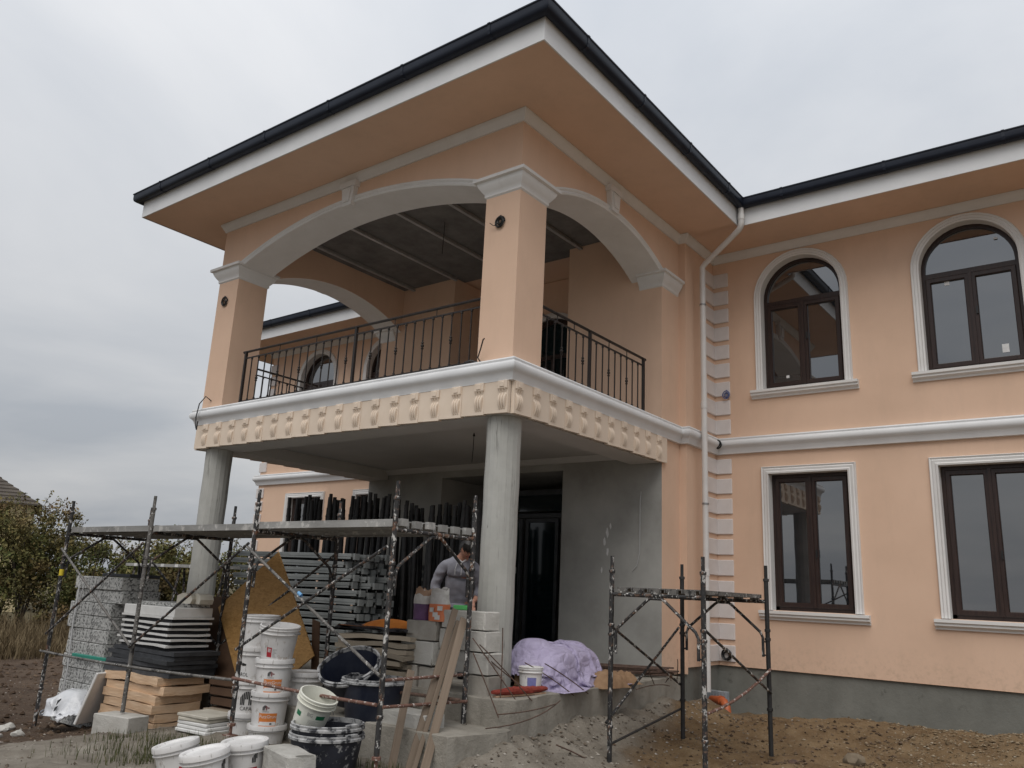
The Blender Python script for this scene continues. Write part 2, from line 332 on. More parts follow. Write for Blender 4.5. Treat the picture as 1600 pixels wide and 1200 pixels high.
simple('bag_purple', (.085,.04,.10), (.14,.06,.16), 9, .6, .4, 18, .02)
simple('bag_orange', (.62,.17,.07), (.70,.23,.10), 9, .6, .4, 18, .02)
simple('tape_yellow', (.65,.50,.03), None, rough=.5)
simple('tape_blue', (.15,.36,.62), None, rough=.4)
simple('tape_green', (.10,.48,.13), None, rough=.5)
simple('green_strip', (.02,.22,.16), None, rough=.5)
simple('brick_tan', (.22,.13,.07), (.31,.195,.11), 8, .9, .4, 60)
simple('skin', (.36,.175,.115), (.42,.21,.145), 9, .55)
simple('hoodie', (.195,.195,.225), (.24,.24,.27), 14, .95, .4, 220)
simple('trousers', (.012,.013,.018), (.022,.023,.03), 10, .9)
simple('hair', (.008,.007,.007), (.018,.015,.013), 60, .5, .5, 200)
simple('white_shirt', (.6,.6,.6), None, rough=.9)
# ------------------------------------------------------------------ THE HOUSE
W, D, OV, ZS = 6.7, 5.83, 1.07, 7.25
PX, PY = .57, .60
house = empty('house', (0, 0, 0), label='large two storey peach house with columned portico, white trim and dark roof', cat='house')
H = dict(parent=house)
front = lambda y0: (lambda a, b, e: (a, y0-e, b))
right = lambda x0: (lambda a, b, e: (x0+e, a, b))
left = lambda x0: (lambda a, b, e: (x0-e, a, b))

def arch_pts(cx, r, zc, n=20, rz=None):
    rz = rz or r
    return [(cx - r*math.cos(math.pi*i/n), zc + rz*math.sin(math.pi*i/n)) for i in range(n+1)]
def wall_face(g, a0, a1, z0, z1, ops, mp):
    x = a0
    for o in sorted(ops, key=lambda o: o['c']):
        l, r_ = o['c']-o['w'], o['c']+o['w']
        g.quad(mp(x, z0, 0), mp(l, z0, 0), mp(l, z1, 0), mp(x, z1, 0))
        if o['z0'] > z0: g.quad(mp(l, z0, 0), mp(r_, z0, 0), mp(r_, o['z0'], 0), mp(l, o['z0'], 0))
        if o.get('arch'):
            P = arch_pts(o['c'], o['w'], o['zc'])
            for (p, q_), (p2, q2) in zip(P, P[1:]): g.quad(mp(p, q_, 0), mp(p2, q2, 0), mp(p2, z1, 0), mp(p, z1, 0))
        else: g.quad(mp(l, o['z1'], 0), mp(r_, o['z1'], 0), mp(r_, z1, 0), mp(l, z1, 0))
        x = r_
    g.quad(mp(x, z0, 0), mp(a1, z0, 0), mp(a1, z1, 0), mp(x, z1, 0))

UP = dict(w=.68, z0=4.6, zc=6.27, arch=True)
LO = dict(w=.64, z0=.92, z1=3.13)
CR = [1.71, 4.29]; CL = [-6.7-1.71, -6.7-4.29]

# walls -------------------------------------------------------------
def wing(a0, a1, cs, name):
    g = G(); ops = []
    wall_face(g, a0, a1, 0, 3.6, [dict(c=c, **LO) for c in cs], front(D))
    wall_face(g, a0, a1, 3.6, ZS, [dict(c=c, **UP) for c in cs], front(D))
    return g
g = wing(.13, 6.4, CR, ''); g.quad((6.4, D, 0), (6.4, 15, 0), (6.4, 15, ZS), (6.4, D, ZS))
g.quad((.13, 4.64, 0), (.13, D, 0), (.13, D, ZS), (.13, 4.64, ZS)); g.quad((0, 4.64, -.1), (.13, 4.64, -.1), (.13, 4.64, ZS), (0, 4.64, ZS))
g.quad((0, 4.01, -.1), (0, 4.64, -.1), (0, 4.64, ZS), (0, 4.01, ZS))
g.quad((.13, D-.003, 0), (6.4, D-.003, 0), (6.4, D+.06, .0), (.13, D+.06, .0))
g.build('wall', 'stucco', **H)
g = wing(-13.0, -6.83, CL, ''); g.quad((-13, D, 0), (-13, 15, 0), (-13, 15, ZS), (-13, D, ZS))
g.quad((-6.83, 4.64, 0), (-6.83, D, 0), (-6.83, D, ZS), (-6.83, 4.64, ZS)); g.quad((-6.7, 4.64, 0), (-6.83, 4.64, 0), (-6.83, 4.64, ZS), (-6.7, 4.64, ZS))
g.quad((-6.7, 4.01, 0), (-6.7, 4.64, 0), (-6.7, 4.64, ZS), (-6.7, 4.01, ZS))
g.build('wall', 'stucco', **H)
# plinth
g = G(); g.sweep([(-12.96, 15), (-12.96, D+.04), (-6.79, D+.04), (-6.79, 4.68), (.09, 4.68), (.09, D+.04), (6.36, D+.04), (6.36, 15)], [(0, -1.6), (0, .0)], XY, caps=False)
g.build('plinth', 'plinth', **H)
# upper balcony wall and its recess
OL, OR = -4.67, -1.88
g = G(); f4 = front(4.01)
for a0, a1 in ((-6.7, OL), (OR, 0)): g.quad(f4(a0, 3.78, 0), f4(a1, 3.78, 0), f4(a1, 7.25, 0), f4(a0, 7.25, 0))
for x in (OL, OR): g.quad((x, 4.01, 3.78), (x, 5.2, 3.78), (x, 5.2, 7.2), (x, 4.01, 7.2))
wall_face(g, OL, OR, 3.78, 7.2, [dict(c=-3.05, w=.78, z0=3.79, zc=5.62, arch=True)], front(5.2))
g.build('balcony_wall', 'stucco', **H)
# lower porch wall and recess
g = G()
for a0, a1 in ((-6.7, OL), (OR, 0)): g.quad(f4(a0, -.3, 0), f4(a1, -.3, 0), f4(a1, 3.3, 0), f4(a0, 3.3, 0))
g.quad(f4(OL, 3.08, 0), f4(OR, 3.08, 0), f4(OR, 3.3, 0), f4(OL, 3.3, 0))
for x in (OL, OR): g.quad((x, 4.01, -.1), (x, 6.2, -.1), (x, 6.2, 3.08), (x, 4.01, 3.08))
g.quad((OL, 4.01, 3.08), (OR, 4.01, 3.08), (OR, 6.2, 3.08), (OL, 6.2, 3.08))
g.quad((OL, 6.2, -.1), (OR, 6.2, -.1), (OR, 6.2, 3.08), (OL, 6.2, 3.08))
g.build('porch_wall', 'plaster_grey', **H)
# unpainted trowel marks on the porch wall
for (x, z, s) in ((-.98, 2.02, .05), (-1.03, 1.86, .04), (-.97, 1.72, .035), (-1.07, 1.42, .03), (-.92, 2.12, .03)):
    random.seed(int(x*1000)); pts = [(x+s*math.cos(t)*random.uniform(.3, .7), z+s*2.2*math.sin(t)*random.uniform(.5, 1)) for t in [k*math.pi/5 for k in range(10)]]
    G().prism(pts, 0.001, .004, front(4.01)).build('plaster_smear', 'trim', **H)
# porch door: glazed double door deep in the recess
dr = G().sweep([(-4.5, -.05), (-4.5, 2.95), (-2.0, 2.95), (-2.0, -.05)], [(0, 0), (0, .08), (.1, .08), (.1, 0)], front(5.3)).build('door', 'door_grey', **H)
for a0, a1 in ((-4.4, -3.62), (-3.54, -2.78), (-2.70, -2.1)):
    r_ = G().sweep([(a0, .05), (a0, 2.4), (a1, 2.4), (a1, .05)], [(0, 0), (0, .06), (-.07, .06), (-.07, 0)], front(5.31), closed=True, side=-1).build('door_leaf', 'door_grey', dr)
    G().prism([(a0+.05, .1), (a1-.05, .1), (a1-.05, 2.36), (a0+.05, 2.36)], 0.01, .03, front(5.31)).build('pane', 'glass_dark', dr)
G().box(-4.45, -2.05, 5.25, 5.31, 2.42, 2.5).build('transom', 'door_grey', dr)
G().prism([(-4.4, 2.55), (-2.1, 2.55), (-2.1, 2.9), (-4.4, 2.9)], 0.01, .03, front(5.31)).build('pane', 'glass_dark', dr)
# balcony door: arched, with a wrought-iron motif behind the glass
bd = G(); P = [(-3.83, 3.8)] + arch_pts(-3.05, .78, 5.62) + [(-2.27, 3.8)]
bd.sweep(P, [(0, -.14), (0, -.06), (-.09, -.06), (-.09, -.14)], front(5.2), side=-1); bd.box(-3.09, -3.01, 5.27, 5.33, 3.8, 5.62).box(-3.8, -2.3, 5.27, 5.33, 5.57, 5.66)
bd = bd.build('balcony_door', 'window_brown', **H)
G().prism([(-3.8, 3.82)] + arch_pts(-3.05, .75, 5.62) + [(-2.3, 3.82)], -.13, -.10, front(5.2)).build('pane', 'glass_dark', bd)
G().sweep(P, [(0, 0), (0, .05), (.05, .06), (.12, .04), (.12, 0)], front(5.2), side=-1).build('door_surround', 'trim', bd)
gm = G()
for x in (-2.78, -2.52): gm.tube([(x, 5.26, 3.95), (x, 5.26, 5.3)], .008, 6)
gm.box(-2.85, -2.45, 5.25, 5.265, 4.75, 4.83)
for zc_, rr in ((4.15, .09), (4.5, .05), (4.66, .04)): gm.tube([(-2.65+rr*math.cos(t*.3927), 5.26, zc_+rr*math.sin(t*.3927)) for t in range(17)], .008, 5)
gm.build('door_grille', 'scaffold_grey', bd)

# portico: floor slab, beams, ceilings
G().box(-6.69, -.01, .01, 4.0, 3.3, 3.77).build('balcony_slab', 'ceiling_paint', **H)
g = G().box(-6.66, -.04, .04, .52, 3.107, 3.298).box(-.55, -.04, .524, 4.0, 3.107, 3.298).box(-6.66, -6.15, .524, 4.0, 3.107, 3.298)
g.build('ring_beam', 'ceiling_paint', **H)
G().sweep([(-6.15, 4.008), (-.55, 4.008)], [(0, 3.2), (.03, 3.21), (.08, 3.27), (.09, 3.297)], XY).build('ceiling_cove', 'ceiling_paint', **H)
G().box(-6.4, -.3, .3, 4.3, 7.2, 7.24).build('ceiling_slab', 'slab_dark', **H)
for x in (-5.82, -4.64, -3.5, -2.5, -1.62):
    G().box(x-.03, x+.03, .58, 4.0, 7.13, 7.165).box(x-.012, x+.012, .62, 3.98, 7.165, 7.199).build('ceiling_batten', 'batten_zinc', **H)

# arch walls
def arch_wall(a0, a1, zsp, crown, zt, mp, th, nm='arch_wall', n=24):
    c = (a0+a1)/2; hw = (a1-a0)/2; rise = crown-zsp; Rr = (hw*hw+rise*rise)/(2*rise)
    P = []
    for i in range(n+1):
        a = a0+(a1-a0)*i/n; P.append((a, crown-Rr+math.sqrt(Rr*Rr-(a-c)**2)))
    g = G()
    for e in (0, -th):
        for p, q_ in zip(P, P[1:]): g.quad(mp(p[0], p[1], e), mp(q_[0], q_[1], e), mp(q_[0], zt, e), mp(p[0], zt, e))
    for p, q_ in zip(P, P[1:]): g.quad(mp(p[0], zt, 0), mp(q_[0], zt, 0), mp(q_[0], zt, -th), mp(p[0], zt, -th))
    g.build(nm, 'stucco', smooth=None, **H)
    s = G()
    for p, q_ in zip(P, P[1:]): s.quad(mp(p[0], p[1], .0), mp(q_[0], q_[1], .0), mp(q_[0], q_[1], -th), mp(p[0], p[1], -th))
    s.build('arch_soffit', 'trim', smooth=30, **H)
    prof = [(0, -.002), (0, .03), (.025, .045), (.05, .03), (.075, .05), (.10, .045), (.115, 0)]
    G().sweep(P, prof, mp, side=-1).build('archivolt', 'trim', smooth=40, **H)
    return P
arch_wall(-6.7+PX, -PX, 6.27, 6.78, ZS, front(0), PY)
arch_wall(PY, 4.01, 6.27, 6.70, ZS, right(0), PX)
arch_wall(PY, 4.01, 6.27, 6.70, ZS, left(-6.7), PX)
def keystone(c, mp):
    g = G(); g.prism([(c-.10, 6.72), (c+.10, 6.72), (c+.15, 7.10), (c-.15, 7.10)], 0, .09, mp); g.prism([(c-.06, 6.78), (c+.06, 6.78), (c+.09, 7.0), (c-.09, 7.0)], .09, .115, mp)
    g.prism([(c-.17, 7.03), (c+.17, 7.03), (c+.18, 7.12), (c-.18, 7.12)], 0, .11, mp); g.build('keystone', 'trim', **H)
keystone(-3.35, front(0)); keystone(2.3, right(0)); keystone(2.3, left(-6.7))
# piers and capitals
capp = [(0, 6.10), (.02, 6.12), (.02, 6.16), (.045, 6.19), (.085, 6.25), (.10, 6.29), (.10, 6.305), (.14, 6.315), (.14, 6.36), (0, 6.365)]
for x0, x1, y0, y1 in ((-PX, 0, 0, PY), (-6.7, -6.7+PX, 0, PY)):
    g = G().box(x0, x1, y0, y1, 3.7, ZS); g.build('pier', 'stucco', **H)
    G().sweep([(x0, y0), (x1, y0), (x1, y1), (x0, y1)], capp, XY, closed=True).build('capital', 'trim', smooth=40, **H)
G().sweep([(-.42, 4.01), (0, 4.01), (0, 4.60)], capp, XY).build('capital', 'trim', smooth=40, **H)
G().sweep([(-6.7, 4.60), (-6.7, 4.01), (-6.28, 4.01)], capp, XY).build('capital', 'trim', smooth=40, **H)
# crown trim under the soffit and the balcony cornice / string course
wp = [(-13, 14.9), (-13, D), (-6.83, D), (-6.83, 4.64), (-6.7, 4.64), (-6.7, 0), (0, 0), (0, 4.64), (.13, 4.64), (.13, D), (6.4, D), (6.4, 14.9)]
G().sweep(wp, [(0, 7.10), (.025, 7.10), (.035, 7.135), (.05, 7.15), (.07, 7.19), (.09, 7.215), (.09, 7.247), (0, 7.247)], XY, caps=False).build('crown_trim', 'trim', smooth=40, **H)
corn = [(0, 3.505), (.055, 3.51), (.06, 3.535), (.068, 3.55), (.078, 3.585), (.098, 3.615), (.125, 3.635), (.137, 3.665), (.137, 3.70), (.125, 3.725), (.105, 3.74), (.112, 3.765), (.10, 3.785), (0, 3.79)]
G().sweep(wp, corn, XY, caps=False).build('cornice', 'fascia', smooth=40, **H)
# bracket panels under the cornice
def bracket_mesh():
    g = G(); w = .3705
    g.add([(-w/2, -.05, .007), (w/2, -.056, -.007), (w/2, .0, -.007), (-w/2, 0, .007), (-w/2, -.05, .405), (w/2, -.05, .405), (w/2, 0, .405), (-w/2, 0, .405)],
          [(0,3,2,1),(4,5,6,7),(0,1,5,4),(1,2,6,5),(2,3,7,6),(3,0,4,7)])
    cx = w/2-.084; hw = .068
    g.bevbox(cx-hw-.006, cx+hw+.006, -.076, -.045, .295, .402, .007)
    g.bevbox(cx-.036, cx+.036, -.086, -.070, .315, .385, .007)
    N = 10; prj = lambda t: .082-.022*math.sin(math.pi*min(1, t*2.4))+.030*math.sin(math.pi*max(0, min(1, (t-.25)/.75)))-.012*t
    for k in (-1, 0, 1):
        pts, rs = [], []
        for i in range(N+1):
            t = i/N; pts.append((cx+k*(.045-.009*t), -prj(t)*.82+.008, .298-.250*t)); rs.append(.0195-.006*t)
        g.tube(pts, rs, 8)
    body = []
    for i in range(N+1):
        t = i/N; hx = hw-.016*t; z = .297-.250*t; body += [(cx-hx, -.048, z), (cx-hx, -prj(t)*.82+.013, z), (cx+hx, -prj(t)*.82+.013, z), (cx+hx, -.048, z)]
    fs = [(i*4+j, i*4+j+1, i*4+j+5, i*4+j+4) for i in range(N) for j in range(3)] + [(0, 1, 2, 3), (N*4, N*4+1, N*4+2, N*4+3)]
    g.add(body, fs)
    return g.mesh('bracket', 'band_cream', 24)
bm_ = bracket_mesh()
for i in range(18): link('bracket', bm_, house, (-.186-i*.3722, -.001+.003*math.sin(i*2.3), 3.107+.003*math.sin(i*1.7)))
bm2 = bm_.copy(); bm2.name = 'bracket_mirrored'
for v in bm2.vertices: v.co.x = -v.co.x
bm2.flip_normals()
for i in range(11): link('bracket', bm2, house, (.001+.003*math.sin(i*1.9), .19+i*.3722, 3.107+.003*math.sin(i*2.9)), (0, 0, R_(90)))
for i in range(11): link('bracket', bm_, house, (-6.701, .19+i*.3722, 3.107), (0, 0, R_(-90)))
# round concrete columns
random.seed(3)
def column(x, y):
    prof = [(.222, -.9)] + [(.217+.003*math.sin(i*1.7), -.1+3.2*i/16) for i in range(17)] + [(.217, 3.106)]
    return G().lathe(prof, 18).build('column', 'column_concrete', house, 12, (x, y, 0))
column(-.27, .25); column(-6.38, .25)

# eaves: soffit, fascia, gutter, roof
OP = W+OV; EY = D-OV
g = G(); g.quad((-OP, -OV, ZS), (OV, -OV, ZS), (OV, D, ZS), (-OP, D, ZS)); g.quad((OV, EY, ZS), (7.42, EY, ZS), (7.42, 14, ZS), (OV, 14, ZS)); g.quad((-14.02, EY, ZS), (-OP, EY, ZS), (-OP, 14, ZS), (-14.02, 14, ZS))
g.build('soffit', 'stucco', **H)
ep = [(-14.02, 15), (-14.02, EY), (-OP, EY), (-OP, -OV), (OV, -OV), (OV, EY), (7.42, EY), (7.42, 15)]
G().sweep(ep, [(-.02, ZS-.012), (0, ZS-.012), (0, ZS+.385), (-.02, ZS+.385)], XY, caps=False).build('fascia', 'fascia', **H)
gp = [(.004, ZS+.32), (.012, ZS+.285), (.045, ZS+.265), (.095, ZS+.265), (.13, ZS+.29), (.142, ZS+.33), (.142, ZS+.405), (.153, ZS+.413), (.153, ZS+.43), (.135, ZS+.43), (.13, ZS+.40), (.005, ZS+.37)]
gut = G().sweep(ep, gp, XY, caps=False).build('gutter', 'gutter', smooth=40, **H)
def along(path, step, off):
    out = []
    for a, b in zip(path, path[1:]):
        l = math.hypot(b[0]-a[0], b[1]-a[1]); n = int(l/step)
        for i in range(n):
            t = (i+.5)/n; d_ = ((b[0]-a[0])/l, (b[1]-a[1])/l); out.append((a[0]+(b[0]-a[0])*t+d_[1]*off, a[1]+(b[1]-a[1])*t-d_[0]*off, math.atan2(d_[1], d_[0]), l/n))
    return out
jm = G().sweep([(0, -.02), (0, .02)], [(d_+(.006 if d_ > .02 else 0), e-ZS-.3-(.006 if e < ZS+.3 else -.004)) for d_, e in gp], XY).mesh('gutter_clip', 'gutter')
for x, y, a, _ in along(ep[1:-1], 1.45, 0): link('gutter_clip', jm, gut, (x, y, ZS+.3), (0, 0, a-R_(90)))
# hip roofs with a starter course of tiles along the eaves
SL = .30; z0 = ZS+.405
roof = G(); cx = -W/2; hw = (2*OV+W)/2; rz = z0+hw*SL; mid = EY+5.1; mz = z0+5.1*SL
roof.poly([(-OP, -OV, z0), (OV, -OV, z0), (cx, -OV+hw, rz)]); roof.poly([(OV, -OV, z0), (OV, EY+4, z0), (cx, EY+8, rz), (cx, -OV+hw, rz)]); roof.poly([(-OP, -OV, z0), (cx, -OV+hw, rz), (cx, EY+8, rz), (-OP, EY+4, z0)])
roof.poly([(-14.02, EY, z0), (7.42, EY, z0), (2.3, mid, mz), (-8.9, mid, mz)]); roof.poly([(7.42, EY, z0), (7.42, 15, z0), (2.3, mid, mz)]); roof.poly([(-14.02, EY, z0), (-8.9, mid, mz), (-14.02, 15, z0)]); roof.poly([(7.42, 15, z0), (-14.02, 15, z0), (-8.9, mid, mz), (2.3, mid, mz)])
roof = roof.build('roof', 'tile_dark', **H)
tm = G(); nseg = 8
for i in range(nseg): 
    a, b = i/nseg, (i+1)/nseg; h_ = lambda t: .022+.016*math.sin(t*math.pi)
    for dz in (0, -.018): tm.quad((a-.5, -.06, h_(a)+dz), (b-.5, -.06, h_(b)+dz), (b-.5, .4, h_(b)+dz+.4*SL), (a-.5, .4, h_(a)+dz+.4*SL))
    tm.quad((a-.5, -.06, h_(a)), (b-.5, -.06, h_(b)), (b-.5, -.06, h_(b)-.03), (a-.5, -.06, h_(a)-.03))
tm = tm.mesh('roof_tile', 'tile_dark', 40)
for x, y, a, l in along(ep[1:-1], .36, 0):
    o = link('roof_tile', tm, roof, (x, y, z0+.02), (0, 0, a)); o.scale = (l*.985, 1, 1)

# windows -----------------------------------------------------------
SUR = [(0, -.003), (0, .045), (.025, .055), (.04, .04), (.075, .05), (.09, .035), (.115, .05), (.125, .03), (.125, 0)]
def window(c, kind, y0=D):
    mp = front(y0)
    if kind == 'up':
        w, zb, zc = UP['w'], UP['z0'], UP['zc']; jam = [(c-w, zb)] + arch_pts(c, w, zc) + [(c+w, zb)]
    else:
        w, zb, zt = LO['w'], LO['z0'], LO['z1']; jam = [(c-w, zb), (c-w, zt), (c+w, zt), (c+w, zb)]
    E0, E1 = -.20, -.13
    win = G().sweep(jam, [(-.001, E0), (-.001, E1), (-.06, E1), (-.06, E0)], mp, side=-1).box(c-w, c+w, y0+.13, y0+.2, zb, zb+.06).build('window', 'window_brown', house)
    G().sweep(jam, SUR, mp, side=-1).build('window_surround', 'trim', win, 40)
    G().sweep(jam, [(0, .0), (0, -.22)], mp, side=-1, caps=False).build('window_reveal', 'trim', win, 40)
    G().sweep([(c-w-.21, y0), (c+w+.21, y0)], [(-.2, zb-.155), (.03, zb-.155), (.035, zb-.13), (.055, zb-.115), (.085, zb-.10), (.085, zb-.07), (.11, zb-.055), (.11, zb-.012), (-.2, zb-.004)], XY).build('window_sill', 'trim', win, 40)
    zt_ = zc-.13 if kind == 'up' else zt-.06
    if kind == 'up':
        G().box(c-w+.06, c+w-.06, y0+.125, y0+.19, zt_, zt_+.085).build('transom', 'window_brown', win)
        fan = [(p, z) for p, z in arch_pts(c, w-.055, zc, 24) if z >= zt_+.09] ; fan = [(c-w+.058, zt_+.08)] + fan + [(c+w-.058, zt_+.08)]
        G().prism(fan, -.175, -.165, mp).build('pane', 'glass', win)
    for s in (-1, 1):
        a0, a1 = (c-w+.055, c-.004) if s < 0 else (c+.004, c+w-.055)
        path = [(a0, zb+.055), (a0, zt_), (a1, zt_), (a1, zb+.055)]
        G().sweep(path, [(0, -.19), (0, -.115), (.012, -.105), (.068, -.105), (.078, -.12), (.078, -.19)], mp, closed=True).build('sash', 'window_brown', win)
        G().prism([(a0+.073, zb+.128), (a1-.073, zb+.128), (a1-.073, zt_-.073), (a0+.073, zt_-.073)], -.16, -.15, mp).build('pane', 'glass', win)
    G().box(c-.022, c+.022, y0+.085, y0+.106, zb+.06, zt_).build('meeting_stile', 'window_brown', win)
    G().box(c+.05, c+.075, y0+.075, y0+.106, zb+.85, zb+.97).build('handle', 'wire_black', win)
for c in CR + CL: window(c, 'up'); window(c, 'lo')
for x, z, w_, h_ in ((3.93, 6.0, .07, .10), (4.62, 4.80, .09, .13), (1.38, 4.80, .05, .05), (4.66, 6.62, .05, .03)): G().box(x, x+w_, D+.143, D+.1495, z, z+h_).build('window_sticker', 'print_white', house)
# warm drip edge on lower sills
# quoins ------------------------------------------------------------
def quoin(x, y, z, concave, h=.262):
    g = G()
    if concave:
        g.bevbox(x-.01, x+.028, y-.42, y+.01, z, z+h, .010); g.bevbox(x+.0, x+.29, y-.028, y+.01, z, z+h, .010)
    else:
        g.bevbox(x-.036, x+.27, y-.036, y+.02, z, z+h, .012); g.bevbox(x-.036, x+.01, y+.0, y+.33, z, z+h, .012)
    return g
qa = quoin(0, 0, 0, True).mesh('quoin', 'quoin_paint'); qb = quoin(0, 0, 0, False).mesh('quoin', 'quoin_paint')
zq = [.06+.345*i for i in range(10)] + [3.87+.345*i for i in range(9)]
for z in zq:
    link('quoin', qa, house, (.13, D, z)); link('quoin', qb, house, (-13.0, D, z))
# downpipe in the inner corner --------------------------------------
px, pyy = .325, 4.92
dp = G().tube([(1.145, 4.685, 7.56), (1.145, 4.685, 7.26), (1.13, 4.695, 7.20), (1.08, 4.72, 7.15)]+[(px+(1.08-px)*t, pyy+(4.72-pyy)*t, 6.72+(7.15-6.72)*t) for t in (.9, .5, .1)]+[(px, pyy, 6.70), (px, pyy, 6.5), (px, pyy, 3), (px, pyy, -.35)], .05, 14).build('downpipe', 'pipe_white', house, 50)
for z in (6.0, 2.55): G().lathe([(.052, -.014), (.058, -.014), (.058, .014), (.052, .014)], 16).build('pipe_clamp', 'steel', dp, 40, (px, pyy, z))
for z in (7.36, 4.2, 1.45): G().lathe([(.051, -.05), (.057, -.05), (.057, .05), (.051, .055)], 16).build('pipe_socket', 'pipe_white', dp, 40, (px if z < 7 else 1.145, pyy if z < 7 else 4.685, z))
# railings ----------------------------------------------------------
def knob_mesh():
    g = G()
    g.lathe([(.006, -.052), (.017, -.043), (.019, -.035), (.010, -.024), (.020, -.012), (.022, 0), (.020, .012), (.010, .024), (.019, .035), (.017, .043), (.006, .052)], 8)
    return g
def bal_mesh(collar):
    g = G().box(-.0075, .0075, -.0075, .0075, 0, .735)
    for z in (.015, .72): g.lathe([(.008, z-.022), (.018, z-.012), (.018, z+.012), (.008, z+.022)], 8)
    if collar: g.lathe([(r_, z+.36) for r_, z in ((.008, -.06), (.019, -.048), (.021, -.036), (.011, -.026), (.022, -.012), (.024, 0), (.022, .012), (.011, .026), (.021, .036), (.019, .048), (.008, .06))], 8)
    return g.mesh('baluster', 'iron', 40)
B0, B1 = bal_mesh(False), bal_mesh(True)
def railing(p0, p1, posts, flip=0):
    p0, p1 = Vector((*p0, 0)), Vector((*p1, 0)); L = (p1-p0).length; a = math.atan2(p1.y-p0.y, p1.x-p0.x)
    r_ = G().box(0, L, -.011, .011, 3.865, 3.885).box(0, L, -.011, .011, 4.615, 4.635).build('railing', 'iron', house, None, p0, (0, 0, a))
    G().bevbox(-.05, L+.05, -.023, .023, 4.725, 4.752, .006).build('top_rail', 'iron', r_)
    ps = [0] + [L*q for q in posts] + [L]
    for t in ps: G().box(t-.02, t+.02, -.02, .02, 3.78, 4.73).build('post', 'iron', r_)
    for t in (0, L): G().tube([(t, 0, 4.74), (t+(.06 if t else -.06), 0, 4.735)], [.02, .026], 8).build('end_knob', 'iron', r_)
    for s0, s1 in zip(ps, ps[1:]):
        n = round((s1-s0)/.178)
        for i in range(1, n):
            o = link('baluster', B1 if (i+flip) % 3 == 0 else B0, r_, (s0+(s1-s0)*i/n, 0, 3.88))
        for i in (1, 2): G().tube([(s0+(s1-s0)*i/3, 0, 4.63), (s0+(s1-s0)*i/3, 0, 4.73)], .007, 6).build('rail_pin', 'iron', r_)
railing((-5.79, .12), (-.64, .12), [.53], 1); railing((-.12, .70), (-.12, 3.60), [.44], 0); railing((-6.58, .70), (-6.58, 3.60), [.56], 0)
# loose cables of the building
def coil(loc, axis, r, n, m, label, seed, tail=None):
    random.seed(seed); g = G(); pts = []
    for i in range(n*14+1):
        t = i*2*math.pi/14; rr = r*(.72+.28*math.sin(t*.43+seed)); pts.append((rr*math.cos(t), -.012-.022*(i/(n*14)), rr*math.sin(t)*1.08))
    g.tube(pts, .0095, 5)
    g.tube([(0, .02, r), (.01, -.02, r*1.25), (-.02, -.03, r*1.0)], .007, 5)
    if tail: g.tube([(0, -.02, 0)] + tail, .006, 5)
    g.build('cable_coil', m, None, 60, loc, (0, 0, axis), label=label, cat='cable')
coil((-.30, 0, 5.70), 0, .075, 4, 'wire_black', 'black cable coil on the near pier of the balcony', 1, [(-.08, -.05, -.05), (-.14, -.06, .0)])
coil((-6.45, 0, 5.72), 0, .085, 4, 'wire_black', 'black cable coil on the far left pier of the balcony', 2)
coil((.235, D-.14, 3.67), 0, .07, 5, 'wire_black', 'thick black cable coil on the string course beside the downpipe', 3)
coil((.37, D-.037, 4.57), 0, .07, 3, 'wire_blue', 'thin blue grey cable coil on the quoins below the upper window', 4)
coil((.285, D-.04, .17), 0, .085, 4, 'wire_black', 'black cable coil on the lowest quoin near the ground', 5)
G().tube([(-.50, 0, 3.80), (-.52, -.05, 3.86), (-.44, -.10, 3.95), (-.38, -.13, 4.06), (-.36, -.13, 4.07)], .009, 6).tube([(-.52, 0, 3.80), (-.60, -.08, 3.83), (-.7, -.1, 3.81)], .009, 6).build('loose_cable', 'wire_black', None, 60, label='dark cable ends sticking out beside the foot of the near balcony pier', cat='cable')
G().tube([(-6.45, 0, 3.93), (-6.47, -.10, 3.99), (-6.52, -.17, 3.85), (-6.55, -.18, 3.62), (-6.53, -.17, 3.45), (-6.50, -.17, 3.40), (-6.49, -.17, 3.55)], .010, 6).build('loose_cable', 'wire_black', None, 60, label='dark cable loop hanging over the cornice at the far left balcony corner', cat='cable')
G().tube([(-.36, 4.0, 2.66), (-.37, 3.985, 2.5), (-.37, 3.985, 1.7), (-.42, 3.985, 1.5), (-.5, 3.985, 1.42)], .006, 5).build('loose_cable', 'wire_white', None, 60, label='thin white cable hanging on the grey porch wall', cat='cable')
G().tube([(-1.9, 1.6, 3.3), (-1.9, 1.6, 3.05), (-1.91, 1.6, 2.85)], .006, 5).lathe([(.02, 0), (.014, .03), (.006, .05)], 8, Matrix.Translation((-1.9, 1.6, 3.25))).build('loose_cable', 'wire_black', None, 60, label='black lamp cable hanging from the porch ceiling', cat='cable')
G().tube([(-3.1, 1.9, 7.2), (-3.1, 1.9, 7.0), (-3.11, 1.9, 6.6)], .006, 5).build('loose_cable', 'wire_black', None, 60, label='black cable hanging from the dark balcony ceiling', cat='cable')
